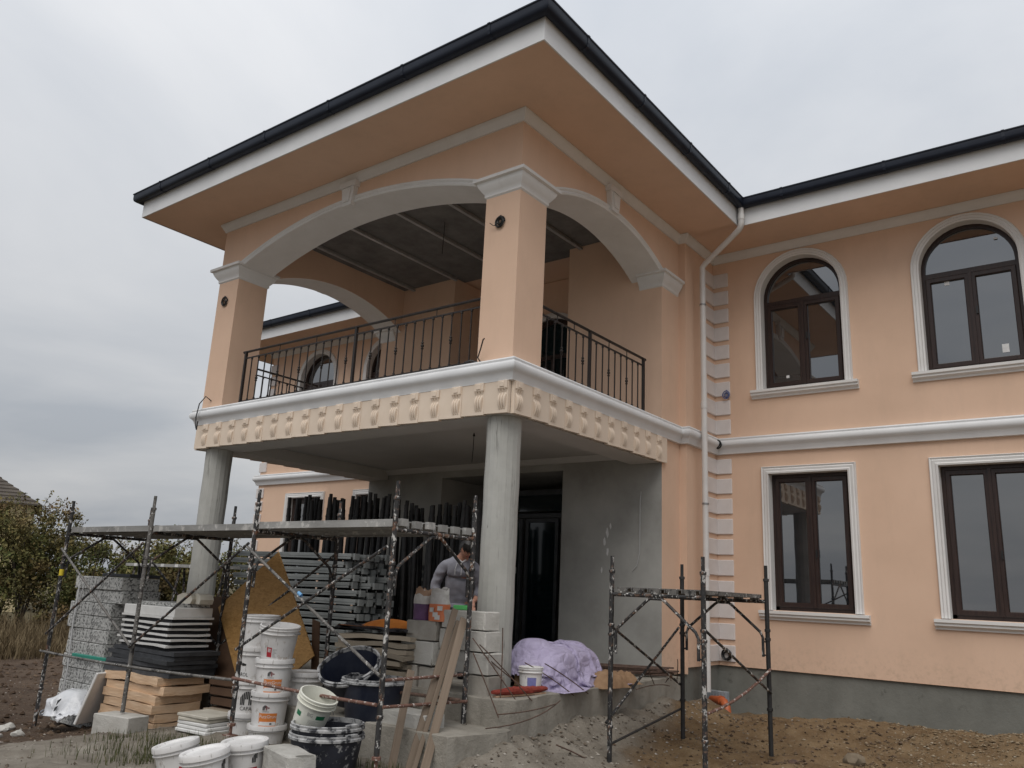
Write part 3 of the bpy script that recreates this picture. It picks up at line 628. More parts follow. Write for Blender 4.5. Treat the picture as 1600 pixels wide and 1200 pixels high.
# ------------------------------------------------------------------ GROUND
def sst(a, b, x):
    t = max(0., min(1., (x-a)/(b-a))); return t*t*(3-2*t)
def ground_h(x, y, fine=True):
    z = -.70 - .48*sst(-2.2, -7.2, x)
    z -= .10*sst(-1.2, -3.2, y)*sst(-6, -1, x)*sst(4, 0, x)
    if x > .1 and y > -1.6: z += (.28+.12*fbm(x*2.6, y*2.6, 6.1, 5))*math.exp(-((max(0, x-.58))/.42)**1.4)*sst(-1.5, -.7, y)*sst(5.3, 4.0, y)   # dirt banked against the terrace
    z -= .10*math.exp(-((x-1.7)**2+(y-.3)**2)/1.1)
    z += .12*math.exp(-((x-2.3)**2/1.4+(y-4.7)**2/.9)) + .28*math.exp(-((x-4.3)**2/2.0+(y-4.3)**2/.9)) + .14*math.exp(-((x-6.3)**2/2.5+(y-4.2)**2/1.2))
    if x < -6 and -14 < y < 14: z += .07*math.sin((y*.9+x*.28)*2.6)*sst(-6, -9, x)*sst(-24, -18, x)*.8      # wheel ruts
    if x > .6 and y > .4: z += .06*fbm(x*2.9, y*2.9, 7.7, 5)*sst(.4, 1.4, y)
    d = max(0, math.hypot(x, y)-40); a = max(.25, 1-d/60)
    if fine: z += a*(.05*fbm(x*.55, y*.55, 3.1) + .032*fbm(x*2.2, y*2.2, 1.7, 4) + (.018*fbm(x*7, y*7, 5.2, 3) if abs(x) < 16 else 0))
    return z
def axis(segs):
    out = []
    for a, b, st in segs:
        n = max(1, round((b-a)/st)); out += [a+(b-a)*i/n for i in range(n)]
    return out + [segs[-1][1]]
gx = axis([(-400, -100, 40), (-100, -40, 5), (-40, -16, .6), (-16, -8.2, .22), (-8.2, 7, .085), (7, 16, .6), (16, 60, 6), (60, 400, 60)])
gy = axis([(-400, -80, 50), (-80, -16, 6), (-16, -7, .5), (-7, -4.2, .16), (-4.2, 6.2, .085), (6.2, 16, .35), (16, 40, 1.5), (40, 100, 6), (100, 400, 50)])
vs_ = [(x, y, ground_h(x, y)) for y in gy for x in gx]; nx_ = len(gx)
fs = [(j*nx_+i, j*nx_+i+1, (j+1)*nx_+i+1, (j+1)*nx_+i) for j in range(len(gy)-1) for i in range(nx_-1)]
me = bpy.data.meshes.new('ground'); me.from_pydata(vs_, [], fs); me.polygons.foreach_set('use_smooth', [True]*len(fs))
ca = me.color_attributes.new('zone', 'FLOAT_COLOR', 'POINT'); cols = []
for x, y, z in vs_:
    w = .9*fbm(x*.8, y*.8, 9., 4)
    sand = sst(.4, 1.6, y+.35*(x-1)+w*1.2)*sst(.5, 1.1, x+w*.5)
    turf = max(sst(-17.5, -20.5, x+w*2.5), sst(9, 13, y+w)*sst(-13.5, -15, x))
    grey = sst(-5.2, -3.8, x+w)*(1-sand)
    cols += [sand, turf, grey, 1.0]
ca.data.foreach_set('color', cols)
q = NB('earth'); at = q.n('ShaderNodeAttribute', attribute_name='zone'); sp = q.n('ShaderNodeSeparateColor'); q.l(at.outputs['Color'], sp.inputs[0])
dirt = q.ramp(q.noise(1.3, 7, .68), [(.25, (.045,.030,.021)), (.5, (.082,.056,.039)), (.75, (.128,.092,.066))])
greyd = q.ramp(q.noise(2.1, 7, .7), [(.25, (.12,.104,.083)), (.5, (.215,.19,.156)), (.78, (.325,.297,.252))])
sand_ = q.ramp(q.noise(1.7, 7, .7), [(.22, (.085,.050,.026)), (.48, (.17,.112,.060)), (.75, (.27,.195,.115))])
turf_ = q.ramp(q.noise(2.4, 6, .7), [(.3, (.055,.048,.025)), (.7, (.13,.105,.06))])
c = q.mix(sp.outputs[2], dirt, greyd); c = q.mix(sp.outputs[0], c, sand_); c = q.mix(sp.outputs[1], c, turf_)
c = q.mix(q.ramp(q.noise(38, 3, .6), [(.60, 0.0), (.70, .5)]), c, (.30,.27,.23))
q.col(c, .95, spec=.15); q.bump(q.noise(9, 7, .75), .8, .05); q.bump(q.noise(70, 4, .7), .5, .01)
me.materials.append(MT['earth']); link('ground', me, None, kind='structure')

def pebble_soup(name, spots, mat, **tags):
    g = G(); vs_, fs = [], []
    base = [(1,0,0),(-1,0,0),(0,1,0),(0,-1,0),(0,0,1),(0,0,-1)]; tri = [(0,2,4),(2,1,4),(1,3,4),(3,0,4),(2,0,5),(1,2,5),(3,1,5),(0,3,5)]
    for x, y, s in spots:
        z = ground_h(x, y); b = len(vs_); a = random.random()*6.3; ca_, sa = math.cos(a), math.sin(a)
        k = [random.uniform(.6, 1.25)*s for _ in range(6)]
        for (p, q_, r_), kk in zip(base, k):
            vs_.append((x+(p*ca_-q_*sa)*kk, y+(p*sa+q_*ca_)*kk*.85, z+r_*kk*.6+s*.15))
        fs += [tuple(b+i for i in t) for t in tri]
    me = bpy.data.meshes.new(name); me.from_pydata(vs_, [], fs); me.materials.append(MT[mat])
    return link(name, me, None, **tags)
q = NB('gravel'); gg = q.n('ShaderNodeNewGeometry'); q.col(q.ramp(gg.outputs['Random Per Island'], [(0, (.10,.07,.04)), (.5, (.185,.135,.08)), (.85, (.26,.20,.13)), (1, (.34,.29,.22))]), .9, spec=.2)
q = NB('chips'); gg = q.n('ShaderNodeNewGeometry'); q.col(q.ramp(gg.outputs['Random Per Island'], [(0, (.07,.055,.042)), (.6, (.16,.13,.10)), (1, (.38,.35,.31))]), .9, spec=.2)
random.seed(11); sp_ = []
while len(sp_) < 13000:
    x, y = random.uniform(1.0, 7), random.uniform(1.2, 5.75)
    if random.random() < (.06 + sst(2.6, 3.8, x+.35*(y-3.6)+.6*fbm(x, y, 2.))*.94): sp_.append((x, y, random.choice((.007, .009, .011, .013, .016, .024))*random.uniform(.8, 1.1)))
pebble_soup('gravel', sp_, 'gravel', kind='stuff', label='loose yellowish gravel heaped along the foot of the right wall', cat='gravel')
sp_ = [(random.uniform(-13, 5), random.uniform(-4.2, 5.2), random.choice((.008, .011, .015, .022))) for _ in range(5200)]
sp_ = [(x, y, s) for x, y, s in sp_ if not (x < .5 and y > -.5 and x > -7.2) and not (x > 2 and y > 1.8)]
sp_ += [(.55+abs(random.gauss(0, .45)), random.uniform(-1.7, 4.2), random.choice((.007, .010, .014, .024))) for _ in range(1100)]
sp_ += [(random.uniform(-.5, 1.5), random.uniform(-3.2, -1.4), random.choice((.008, .012, .02))) for _ in range(260)]
pebble_soup('rubble_chips', sp_, 'chips', kind='stuff', label='small stones and mortar crumbs scattered over the dirt', cat='rubble')

q = NB('clod'); gg = q.n('ShaderNodeNewGeometry'); q.col(q.ramp(gg.outputs['Random Per Island'], [(0, (.045,.03,.02)), (.5, (.085,.058,.04)), (1, (.14,.10,.07))]), .95, spec=.1)
random.seed(13); sp_ = [(random.uniform(-16, -5.2), random.uniform(-5, 6), random.choice((.02, .03, .045, .07))) for _ in range(2600)] + [(random.uniform(.9, 3.4), random.uniform(.8, 4.6), random.choice((.008, .012, .018, .03))) for _ in range(900)]
pebble_soup('clods', sp_, 'clod', kind='stuff', label='brown clods of turned earth lying on the bare ground', cat='earth')
def rock(name, loc, s, mat, seed, **tags):
    random.seed(seed); bm = bmesh.new(); bmesh.ops.create_icosphere(bm, subdivisions=2, radius=1)
    for v in bm.verts:
        k = 1+.30*mnoise.noise(v.co*1.4+Vector((seed*3.1, 0, 0))); v.co = Vector((v.co.x*s[0]*k, v.co.y*s[1]*k, v.co.z*s[2]*k))
    return G().frombm(bm).build(name, mat, None, 30, (loc[0], loc[1], ground_h(loc[0], loc[1])+s[2]*.45), (0, 0, random.random()*6), **tags)
random.seed(5)
for i in range(16):
    x, y = -6.9+random.uniform(-1.3, .9), -2.35+random.uniform(-.35, .3)
    rock('rubble_stone', (x, y), [random.uniform(.05, .12), random.uniform(.05, .1), random.uniform(.035, .06)], 'aac', i, label='pale broken stone lying beside the leftmost scaffold foot', cat='stone', group='pale rubble at the left scaffold foot')
    random.seed(50+i)
rock('boulder', (3.05, 2.75), (.13, .12, .09), 'sand_rock' if 'sand_rock' in MT else 'brick_tan', 77, label='rounded tan boulder at the edge of the gravel heap', cat='stone')
rock('boulder', (2.55, 2.2), (.07, .06, .04), 'rebar', 78, label='small dark clod on the sandy ground near the boulder', cat='stone')

# ------------------------------------------------------------------ FIELD AND HEDGE
q = NB('leaf'); gg = q.n('ShaderNodeNewGeometry'); oi = q.n('ShaderNodeObjectInfo')
la = q.ramp(gg.outputs['Random Per Island'], [(0, (.07,.088,.03)), (.45, (.115,.13,.046)), (.8, (.165,.165,.058)), (1, (.24,.205,.075))])
lb = q.ramp(gg.outputs['Random Per Island'], [(0, (.085,.052,.028)), (.5, (.135,.088,.042)), (1, (.20,.14,.06))])
q.col(q.mix(q.ramp(q.noise(.55, 3, .6), [(.40, 0.0), (.62, 1.0)]), la, lb), .8, spec=.2)
simple('bark', (.035,.026,.02), (.07,.052,.04), 20, .9, .4, 80)
q = NB('straw'); gg = q.n('ShaderNodeNewGeometry'); q.col(q.ramp(gg.outputs['Random Per Island'], [(0, (.07,.05,.028)), (.5, (.15,.112,.064)), (1, (.26,.205,.125))]), .9, spec=.15)
q = NB('grass'); gg = q.n('ShaderNodeNewGeometry'); q.col(q.ramp(gg.outputs['Random Per Island'], [(0, (.035,.045,.014)), (.6, (.065,.075,.026)), (1, (.13,.115,.055))]), .85, spec=.15)
def shrub(x, y, h, w, n, label, seed, whips=5):
    random.seed(seed); z = ground_h(x, y)
    t = empty('shrub', (x, y, z), label=label, cat='shrub', group='shrubs along the field')
    g = G(); tips = []
    for i in range(9):
        a = random.uniform(0, 6.28); r_ = random.uniform(.1, .42)*w; hh = h*random.uniform(.6, .95)
        m = (r_*.4*math.cos(a), r_*.4*math.sin(a), hh*.5); e = (r_*math.cos(a), r_*math.sin(a), hh); g.tube([(0, 0, -.1), m, e], [.04, .028, .01], 5); tips.append(e)
    wl_ = []
    for i in range(whips):
        a = random.uniform(0, 6.28); r_ = random.uniform(0, .4)*w; b0 = Vector((r_*math.cos(a), r_*math.sin(a), h*.8)); dv = Vector((random.uniform(-.5, .5), random.uniform(-.5, .5), 1)).normalized(); L = random.uniform(.7, 1.5)
        pts = [b0, b0+dv*L*.5, b0+dv*L+Vector((dv.x*.5, dv.y*.5, -.12))]; g.tube(pts, [.014, .009, .004], 4)
        for k in range(26):
            tt = random.uniform(.25, 1); p = pts[0].lerp(pts[1], tt*2) if tt < .5 else pts[1].lerp(pts[2], tt*2-1); wl_.append((p+Vector((random.gauss(0, .05), random.gauss(0, .05), random.gauss(0, .05))), random.uniform(.03, .06)))
    g.build('stem', 'bark', t)
    vs_, fs = [], []
    clumps = [(random.gauss(0, .30)*w, random.gauss(0, .30)*w, h*(.15+.75*random.random()**.8), random.uniform(.22, .5)*w*.55) for _ in range(30)]
    for i in range(n+len(wl_)):
        if i < n:
            cx_, cy_, cz_, cr_ = random.choice(clumps); d_ = Vector((random.gauss(0, 1), random.gauss(0, 1), random.gauss(0, .8))).normalized()*cr_*random.random()**.35
            p = Vector((cx_, cy_, cz_))+d_; s = random.choice((.025, .035, .045, .06, .085))*random.uniform(.8, 1.15)
            if p.z < .05: p.z = random.uniform(.05, .5)
        else: p, s = wl_[i-n]
        a = Vector((random.gauss(0, 1), random.gauss(0, 1), random.gauss(0, 1))).normalized(); b = a.cross(Vector((random.gauss(0, 1), random.gauss(0, 1), random.gauss(0, 1)))).normalized()
        k = len(vs_); vs_ += [p-a*s, p+b*s*.55, p+a*s, p-b*s*.55]; fs.append((k, k+1, k+2, k+3))
    me = bpy.data.meshes.new('crown'); me.from_pydata([tuple(v) for v in vs_], [], fs); me.materials.append(MT['leaf']); link('crown', me, t)
SH = [(-70, 5.1, 'tall olive shrub at the far left edge of the field'), (-10, 5.0, 'tall yellowing shrub in front of the neighbouring house roof'), (42, 4.75, 'rounded olive shrub below the roof corner of the neighbouring house'), (92, 3.9, 'low brown shrub just left of the leftmost scaffold post'),
      (140, 3.5, 'dark shrub seen between the first two scaffold posts'), (190, 3.4, 'shrub behind the low trestle and the grey foam stack'), (240, 3.5, 'greenish shrub behind the second scaffold post'), (290, 3.45, 'shrub just left of the far round column'), (340, 3.4, 'green shrub just right of the far round column'), (400, 3.3, 'green shrub beside the left house corner')]
for i, (u, h, lb_) in enumerate(SH):
    t = (u-0)/60; x, y = -27.63+1.125*t, 5.62+.847*t; k = (i % 2)*1.3
    shrub(x-.8*k, y+.6*k, h, 2.6 if i < 4 else 2.4, 9500, lb_, 100+i, 7 if i > 1 else 3)
random.seed(21); vs_, fs = [], []
def blade(x, y, h, w_, z=None):
    z = ground_h(x, y, False) if z is None else z
    a = random.random()*6.28; lx, ly = random.gauss(0, .22)*h, random.gauss(0, .22)*h; k = len(vs_); dx_, dy_ = math.cos(a)*w_, math.sin(a)*w_
    vs_.extend([(x-dx_, y-dy_, z-.05), (x+dx_, y+dy_, z-.05), (x+lx*.4+dx_*.7, y+ly*.4+dy_*.7, z+h*.6), (x+lx*.4-dx_*.7, y+ly*.4-dy_*.7, z+h*.6), (x+lx, y+ly, z+h)])
    fs.extend([(k, k+1, k+2, k+3), (k+3, k+2, k+4)])
for i in range(26000):
    t = random.uniform(-2.6, 6.5); dd = random.random()**.8*9.5; x, y = -27.0+1.125*t, 5.9+.847*t
    x += .86*dd; y -= .5*dd
    if random.random() < .25+.75*sst(-.15, .15, fbm(x*.6, y*.6, 4.)): blade(x, y, random.uniform(.35, 1.05)*(1-.55*dd/9.5), random.uniform(.008, .02))
me = bpy.data.meshes.new('dry_grass'); me.from_pydata(vs_, [], fs); me.materials.append(MT['straw']); link('dry_grass', me, None, kind='stuff', label='tall dry straw coloured grass along the field edge', cat='grass')
vs_, fs = [], []; random.seed(23)
for cx_, cy_, r_, n in ((-2.35, -2.35, .42, 520), (-2.0, -2.75, .35, 330), (-2.6, -2.9, .6, 200), (.12, -1.75, .2, 110), (-.2, -1.66, .15, 50), (-3.3, -2.4, .5, 120)):
    for i in range(n):
        x, y = random.gauss(cx_, r_*.6), random.gauss(cy_, r_*.5); blade(x, y, random.uniform(.04, .14), random.uniform(.002, .005), ground_h(x, y))
me = bpy.data.meshes.new('grass_tufts'); me.from_pydata(vs_, [], fs); me.materials.append(MT['grass']); link('grass_tufts', me, None, kind='stuff', label='short green grass tufts growing round the buckets and the slats', cat='grass')

# neighbouring house ------------------------------------------------
nb = empty('neighbour_house', (-42.1, 12.8, -1.2), (0, 0, math.atan2(-.917, -.40)), label='distant low house with weathered brown roof behind the shrubs', cat='house')
simple('nb_wall', (.46,.38,.22), (.55,.46,.28), 2, .9); simple('nb_roof', (.055,.045,.036), (.10,.082,.065), 3, .9, .5, 8, .05, st=(.4,1,3))
G().box(.4, 10.6, -8.0, -.4, 0, 5.75).build('wall', 'nb_wall', nb)
rf = G(); N = 13
for k in range(N):
    a, b = 4.2*k/N, 4.2*(k+1)/N; za_, zb_ = 5.7+a*.66, 5.7+b*.66
    P0 = lambda d, z: [(d, -d, z), (11-d, -d, z), (11-d, -8.4+d, z), (d, -8.4+d, z)]
    A_, B_ = P0(a, za_+.06), P0(b, zb_)
    for i in range(4):
        j = (i+1) % 4; rf.quad(A_[i], A_[j], B_[j], B_[i])
        C_ = P0(a, za_-.02); rf.quad(C_[i], C_[j], A_[j], A_[i])
rf.build('roof', 'nb_roof', nb); G().box(5, 5.5, -4.5, -4, 8, 9.3).build('chimney', 'brick_tan', nb)

# ------------------------------------------------------------------ TERRACE
q = NB('ledge'); c = q.ramp(q.noise(1.6, 7, .68), [(.25, (.20,.184,.155)), (.5, (.295,.273,.235)), (.78, (.40,.375,.33))])
c = q.mix(q.ramp(q.noise(4, 5, .7), [(.58, 0.0), (.74, .6)]), c, (.12,.10,.078)); q.col(c, .95, spec=.15); q.bump(q.noise(7, 7, .75), .8, .035); q.bump(q.noise(60, 4, .7), .4, .008)
def slab(name, out, z1, z0, mat, **tags):
    pts = []
    for (a, b), (c_, d_) in zip(out, out[1:]+out[:1]):
        n = max(1, int(math.hypot(c_-a, d_-b)/.05))
        for i in range(n):
            x, y = a+(c_-a)*i/n, b+(d_-b)*i/n; pts.append((x+.035*fbm(x*3, y*3, 1.3)+.007*fbm(x*9, y*9, 4.3), y+.035*fbm(x*3, y*3, 8.3)+.007*fbm(x*9, y*9, 7.7)))
    bm = bmesh.new(); rows = []
    for z, ins in ((z0, -.03), (z0+(z1-z0)*.5, .0), (z1-.06, .0), (z1-.008, .002), (z1, .010)):
        cx_, cy_ = sum(p[0] for p in pts)/len(pts), sum(p[1] for p in pts)/len(pts)
        rows.append([bm.verts.new((x-ins*(1 if x > cx_ else -1)+.014*fbm(x*5, y*5, z*5), y-ins*(1 if y > cy_ else -1), z+(.012*fbm(x*2, y*2, 2.) if z > z1-.1 else 0))) for x, y in pts])
    n = len(pts)
    for r0, r1 in zip(rows, rows[1:]):
        for i in range(n): bm.faces.new((r0[i], r0[(i+1) % n], r1[(i+1) % n], r1[i]))
    bm.faces.new(rows[-1])
    return G().frombm(bm).build(name, mat, None, 22, **tags)
slab('terrace', [(.30, 4.0), (.33, 3.2), (.40, 2.0), (.48, 1.0), (.56, -.4), (.5, -.58), (-7.1, -.58), (-7.1, 4.0)], -.085, -1.3, 'ledge', kind='structure')
slab('footing', [(.64, -.62), (.50, -1.38), (-3.0, -1.30), (-3.0, -.5), (.6, -.5)], -.36, -1.2, 'ledge', kind='structure')

# ------------------------------------------------------------------ SCAFFOLDS
def scaffold_frame(par, p0, p1, zf, zt, zd, mats, jack):
    """one welded frame between two posts; p0/p1 are local xy, zf the two foot heights"""
    p0, p1 = Vector((*p0, 0)), Vector((*p1, 0)); fr = None
    dv = (p1-p0); w = dv.length; dn = dv.normalized(); Z = lambda p, z: (p.x, p.y, z)
    g = G().tube([Z(p0, zd-.09), Z(p1, zd-.09)], .022, 8); fr = g.build('frame', 'scaffold_paint', par, 50)
    for p, f_, m, j in zip((p0, p1), zf, mats, jack):
        G().tube([Z(p, f_+j), Z(p, zt-.17)], .027, 10).tube([Z(p, zt-.17), Z(p, zt)], .0205, 10).build('post', m, fr, 50)
        for z in (zt-.17, zd-.42, zd-.52, f_+.5): G().lathe([(.028, -.018), (.036, -.014), (.036, .014), (.028, .018)], 10).build('collar', m, fr, 50, Z(p, z))
        if j > .02: G().tube([Z(p, f_), Z(p, f_+j+.02)], .017, 8).cbox((p.x, p.y, f_+.01), (.13, .11, .012)).lathe([(.018, -.02), (.045, -.015), (.045, .012), (.018, .02)], 6, Matrix.Translation(Z(p, f_+j*.9))).build('jack', 'rust_rod', fr)
    a, b = p0+dn*.06, p1-dn*.06; m0, m1 = p0+dn*(w*.5-.07), p0+dn*(w*.5+.07)
    G().tube([Z(a, zd-.72), Z(a, zd-.50), Z(a+dn*.03, zd-.44), Z(m0-dn*.04, zd-.145), Z(m0, zd-.12), Z(m1, zd-.12), Z(m1+dn*.04, zd-.145), Z(b-dn*.03, zd-.44), Z(b, zd-.50), Z(b, zd-.72)], .0175, 8).build('knee_brace', 'scaffold_paint', fr, 50)
    for z in (zd-.70, zd-.55):
        G().tube([Z(p0, z), Z(a, z)], .009, 6).build('weld_lug', 'scaffold_paint', fr); G().tube([Z(p1, z), Z(b, z)], .009, 6).build('weld_lug', 'scaffold_paint', fr)
    return fr
def plank(par, a0, a1, b0, b1, z, along_x=True, hook='deck_plank', up_=.008, t=.075, m='deck_plank'):
    """steel scaffold plank with lipped edges and hooked end caps"""
    g = G()
    bx = (lambda u0, u1, v0, v1, z0_, z1_: g.box(u0, u1, v0, v1, z0_, z1_)) if along_x else (lambda u0, u1, v0, v1, z0_, z1_: g.box(v0, v1, u0, u1, z0_, z1_))
    bx(a0, a1, b0, b1, z-.012, z); bx(a0, a1, b0, b0+.012, z-t, z-.0125); bx(a0, a1, b1-.012, b1, z-t, z-.0125)
    p = g.build('plank', m, par)
    for e, s in ((a0, -1), (a1, 1)):
        h = G(); c_ = (b0+b1)/2; w_ = (b1-b0)*.26
        args = (min(e, e+s*.055), max(e, e+s*.055), c_-w_, c_+w_, z-.065, z+up_)
        h.box(*args) if along_x else h.box(args[2], args[3], args[0], args[1], args[4], args[5])
        h.build('end_hook', hook, p)
# big scaffold in front of the porch
SX = [.056-2.259*i for i in range(4)]; Y0, Y1 = -1.846, -.62; ZD = 1.63
big = empty('scaffold', (0, 0, 0), label='long black tube scaffold with three bays and a grey plank deck before the porch', cat='scaffold')
zf0 = [-.70, -.66, -.68, -1.12]; zf1 = [-.37, -.64, -.80, -1.1]
fr = []
for i, x in enumerate(SX):
    lean = -.10 if i == 3 else 0
    fr.append(scaffold_frame(big, (x, Y0), (x+(.02 if i else 0), Y1), (zf0[i], zf1[i]), 2.02, ZD, (('scaffold_paint', 'scaffold_paint', 'scaffold_grey', 'scaffold_paint')[i], 'scaffold_paint'), ((.16, .13, .0, .0)[i], 0)))
def rod(par, p, q_, r_, m, nm='brace', n=8, sag=0):
    p, q_ = Vector(p), Vector(q_); pts = [p.lerp(q_, t)+Vector((0, 0, -sag*4*t*(1-t))) for t in (0, .2, .4, .6, .8, 1)]
    return G().tube(pts, r_, n).build(nm, m, par, 50)
yb = Y0-.045
rod(big, (SX[1]-.05, yb, 1.36), (SX[0]+.0, yb, .17), .0165, 'scaffold_grey'); rod(big, (SX[0]-.02, yb-.02, 1.37), (SX[1]+.0, yb-.02, .24), .0165, 'scaffold_paint')
rod(big, (SX[1]-.03, yb, 1.40), (SX[2]+.0, yb, .10), .0165, 'scaffold_paint')
rod(big, (SX[3]-.03, yb, 1.32), (SX[2]+.0, yb, .12), .0165, 'scaffold_grey'); rod(big, (SX[2]-.02, yb-.02, 1.40), (SX[3]+.0, yb-.02, .12), .0165, 'scaffold_paint')
rod(big, (SX[3]-.1, yb-.01, -.12), (SX[1], yb-.01, -.08), .016, 'scaffold_grey', 'ledger', sag=.03); rod(big, (SX[1], yb-.012, -.06), (SX[0], yb-.012, -.09), .0175, 'rust_rod', 'ledger', sag=.01)
rod(big, (SX[0]-.03, Y0, .12), (SX[0]-.03, Y1, .12), .016, 'rust_rod', 'ledger'); rod(big, (SX[0]+.03, Y0, -.11), (SX[0]+.03, Y1, -.14), .016, 'rust_rod', 'ledger')
rod(big, (SX[2], Y1, .1), (SX[3], Y1, 1.35), .0165, 'scaffold_paint'); rod(big, (SX[1]-.04, Y1+.03, 1.35), (SX[2], Y1+.03, .1), .0165, 'scaffold_paint')
G().lathe([(.019, -.03), (.0195, .03)], 10).build('tape_band', 'tape_blue', big, None, (-1.23, yb, .87), (0, R_(-62), 0)); G().lathe([(.031, -.045), (.031, .045)], 12).build('tape_band', 'tape_yellow', big, None, (SX[3], Y0, .98))
for i in range(3):
    for k in range(6):
        y = Y0+.02+k*.199; random.seed(i*10+k); dz = random.uniform(-.006, .006)+(0 if i else .012)
        plank(big, SX[i+1]+.03, SX[i]-.03, y, y+.185, ZD+dz)
# small scaffold by the right wall
sm = empty('scaffold', (1.142, .544, 0), (0, 0, -.0274), label='small square black scaffold with short plank deck beside the right house wall', cat='scaffold')
fA = scaffold_frame(sm, (0, 0), (1.109, 0), (-.86, -.86), 1.445, 1.115, ('scaffold_paint', 'scaffold_paint'), (0, 0))
fB = scaffold_frame(sm, (0, 1.69), (1.109, 1.69), (-.70, -.68), 1.445, 1.115, ('dark_pole', 'dark_pole'), (0, 0))
for k in range(5): plank(sm, .03, 1.66, .05+k*.205, .05+k*.205+.19, 1.105, along_x=False, hook='scaffold_grey', up_=-.006, t=.045, m='scaffold_grey')
rod(sm, (-.03, 0, .70), (-.03, 1.69, -.02), .015, 'scaffold_paint'); rod(sm, (-.05, 1.69, .66), (-.05, .0, -.33), .015, 'scaffold_paint')
rod(sm, (1.13, 0, .70), (1.13, 1.69, .0), .015, 'scaffold_paint'); rod(sm, (-.02, 0, -.55), (-.02, 1.69, -.30), .014, 'dark_pole', 'ledger'); rod(sm, (1.13, 0, -.10), (1.13, 1.69, .26), .016, 'rust_rod', 'ledger', sag=.06)
# ------------------------------------------------------------------ BUILDING MATERIALS AND TOOLS
def rough_block(sx, sy, sz, seed, amp=.010, chip=.03):
    bm = bmesh.new(); bmesh.ops.create_cube(bm, size=1); bmesh.ops.subdivide_edges(bm, edges=bm.edges[:], cuts=7, use_grid_fill=True)
    random.seed(seed); off = Vector((seed*7.3, seed*1.9, seed*4.1))
    fe = lambda t: math.copysign(.5*(1-(1-2*min(.5, abs(t)))**2.0), t)
    for v in bm.verts:
        v.co = Vector((fe(v.co.x), fe(v.co.y), fe(v.co.z))); c_ = v.co; ex = sum(1 for k in c_ if abs(abs(k)-.5) < 1e-4); p = Vector((c_.x*sx, c_.y*sy, c_.z*sz)); n_ = mnoise.fractal(p*6+off, 1., 2., 3)
        k = (.004 if ex == 2 else .008 if ex == 3 else 0)+max(0, mnoise.noise(p*6.5+off)-.22)*(chip*2.0 if ex >= 2 else 0)
        d_ = Vector((math.copysign(1, c_.x) if abs(c_.x) > .49 else 0, math.copysign(1, c_.y) if abs(c_.y) > .49 else 0, math.copysign(1, c_.z) if abs(c_.z) > .49 else 0))
        v.co = p + d_*(n_*amp*.6) - d_*k
    return G().frombm(bm)
def block(loc, s, rz, mat, seed, label, rot=None, **k):
    return rough_block(*s, seed, **k).build('concrete_block', mat, None, None, (loc[0], loc[1], loc[2]+s[2]/2), rot or (0, 0, rz), label=label, cat='block')
# boards in stacks: each a thing
def board(name, s, loc, rz, mat, label, cat, tilt=(0, 0), bev=.008, group=None, warp=0, seed=0):
    if warp:
        bm = bmesh.new(); bmesh.ops.create_cube(bm, size=1); bmesh.ops.subdivide_edges(bm, edges=[e for e in bm.edges if abs((e.verts[0].co-e.verts[1].co).z) < .5], cuts=7, use_grid_fill=True)
        for v in bm.verts:
            p = Vector((v.co.x*s[0], v.co.y*s[1], v.co.z*s[2])); e = max(abs(v.co.x), abs(v.co.y))
            p.z += warp*mnoise.noise(Vector((p.x*2.3, p.y*2.3, seed*1.7)))*(.4+e); p.x += warp*.5*mnoise.noise(Vector((p.y*4, seed*2.2, 0)))*(1 if abs(v.co.x) > .45 else 0); p.y += warp*.6*mnoise.noise(Vector((p.x*4, seed*3.2, 1)))*(1 if abs(v.co.y) > .45 else 0); v.co = p
        g = G().frombm(bm)
    else: g = G().bevbox(-s[0]/2, s[0]/2, -s[1]/2, s[1]/2, -s[2]/2, s[2]/2, bev)
    return g.build(name, mat, None, 30 if warp else None, (loc[0], loc[1], loc[2]+s[2]/2), (R_(tilt[0]), R_(tilt[1]), rz), label=label, cat=cat, group=group)
random.seed(31)
z = -1.16; N = 11
for i in range(N):
    k = N-1-i; h = .19 if i else .21; dx_ = -.22*sst(6.5, 0, i)*0 + random.uniform(-.04, .04)+(.10 if i > 8 else 0); 
    board('foam_board', (1.22+(.1 if i > 8 else 0), .60, h-.006), (-6.72+dx_, -1.02+random.uniform(-.02, .02), z), R_(random.uniform(-2, 2)), 'eps_grey', f'speckled grey foam pack, {ORD[k]} from the top of the tall leftmost stack' if k else 'topmost speckled grey foam pack of the tall leftmost stack', 'foam board', group='speckled grey foam stack'); z += h
board('foam_sheet', (.75, .5, .05), (-6.35, -.98, z), .04, 'eps_charcoal', 'thin dark sheet lying on top of the speckled grey foam stack', 'foam board')
G().tube([(-7.15, -1.345, .85), (-7.1, -1.37, .2), (-7.05, -1.36, -.4), (-7.08, -1.36, -.9)], .012, 5).tube([(-6.98, -1.345, .86), (-7.05, -1.36, .6), (-7.12, -1.37, .25)], .010, 5).build('packing_strap', 'wire_white', None, 60, label='pale packing strap hanging down the speckled foam stack', cat='strap')
board('edge_strip', (.95, .05, .05), (-6.45, -1.36, -.22), .02, 'green_strip', 'thin green strip lying across the front of the speckled foam stack', 'strip')
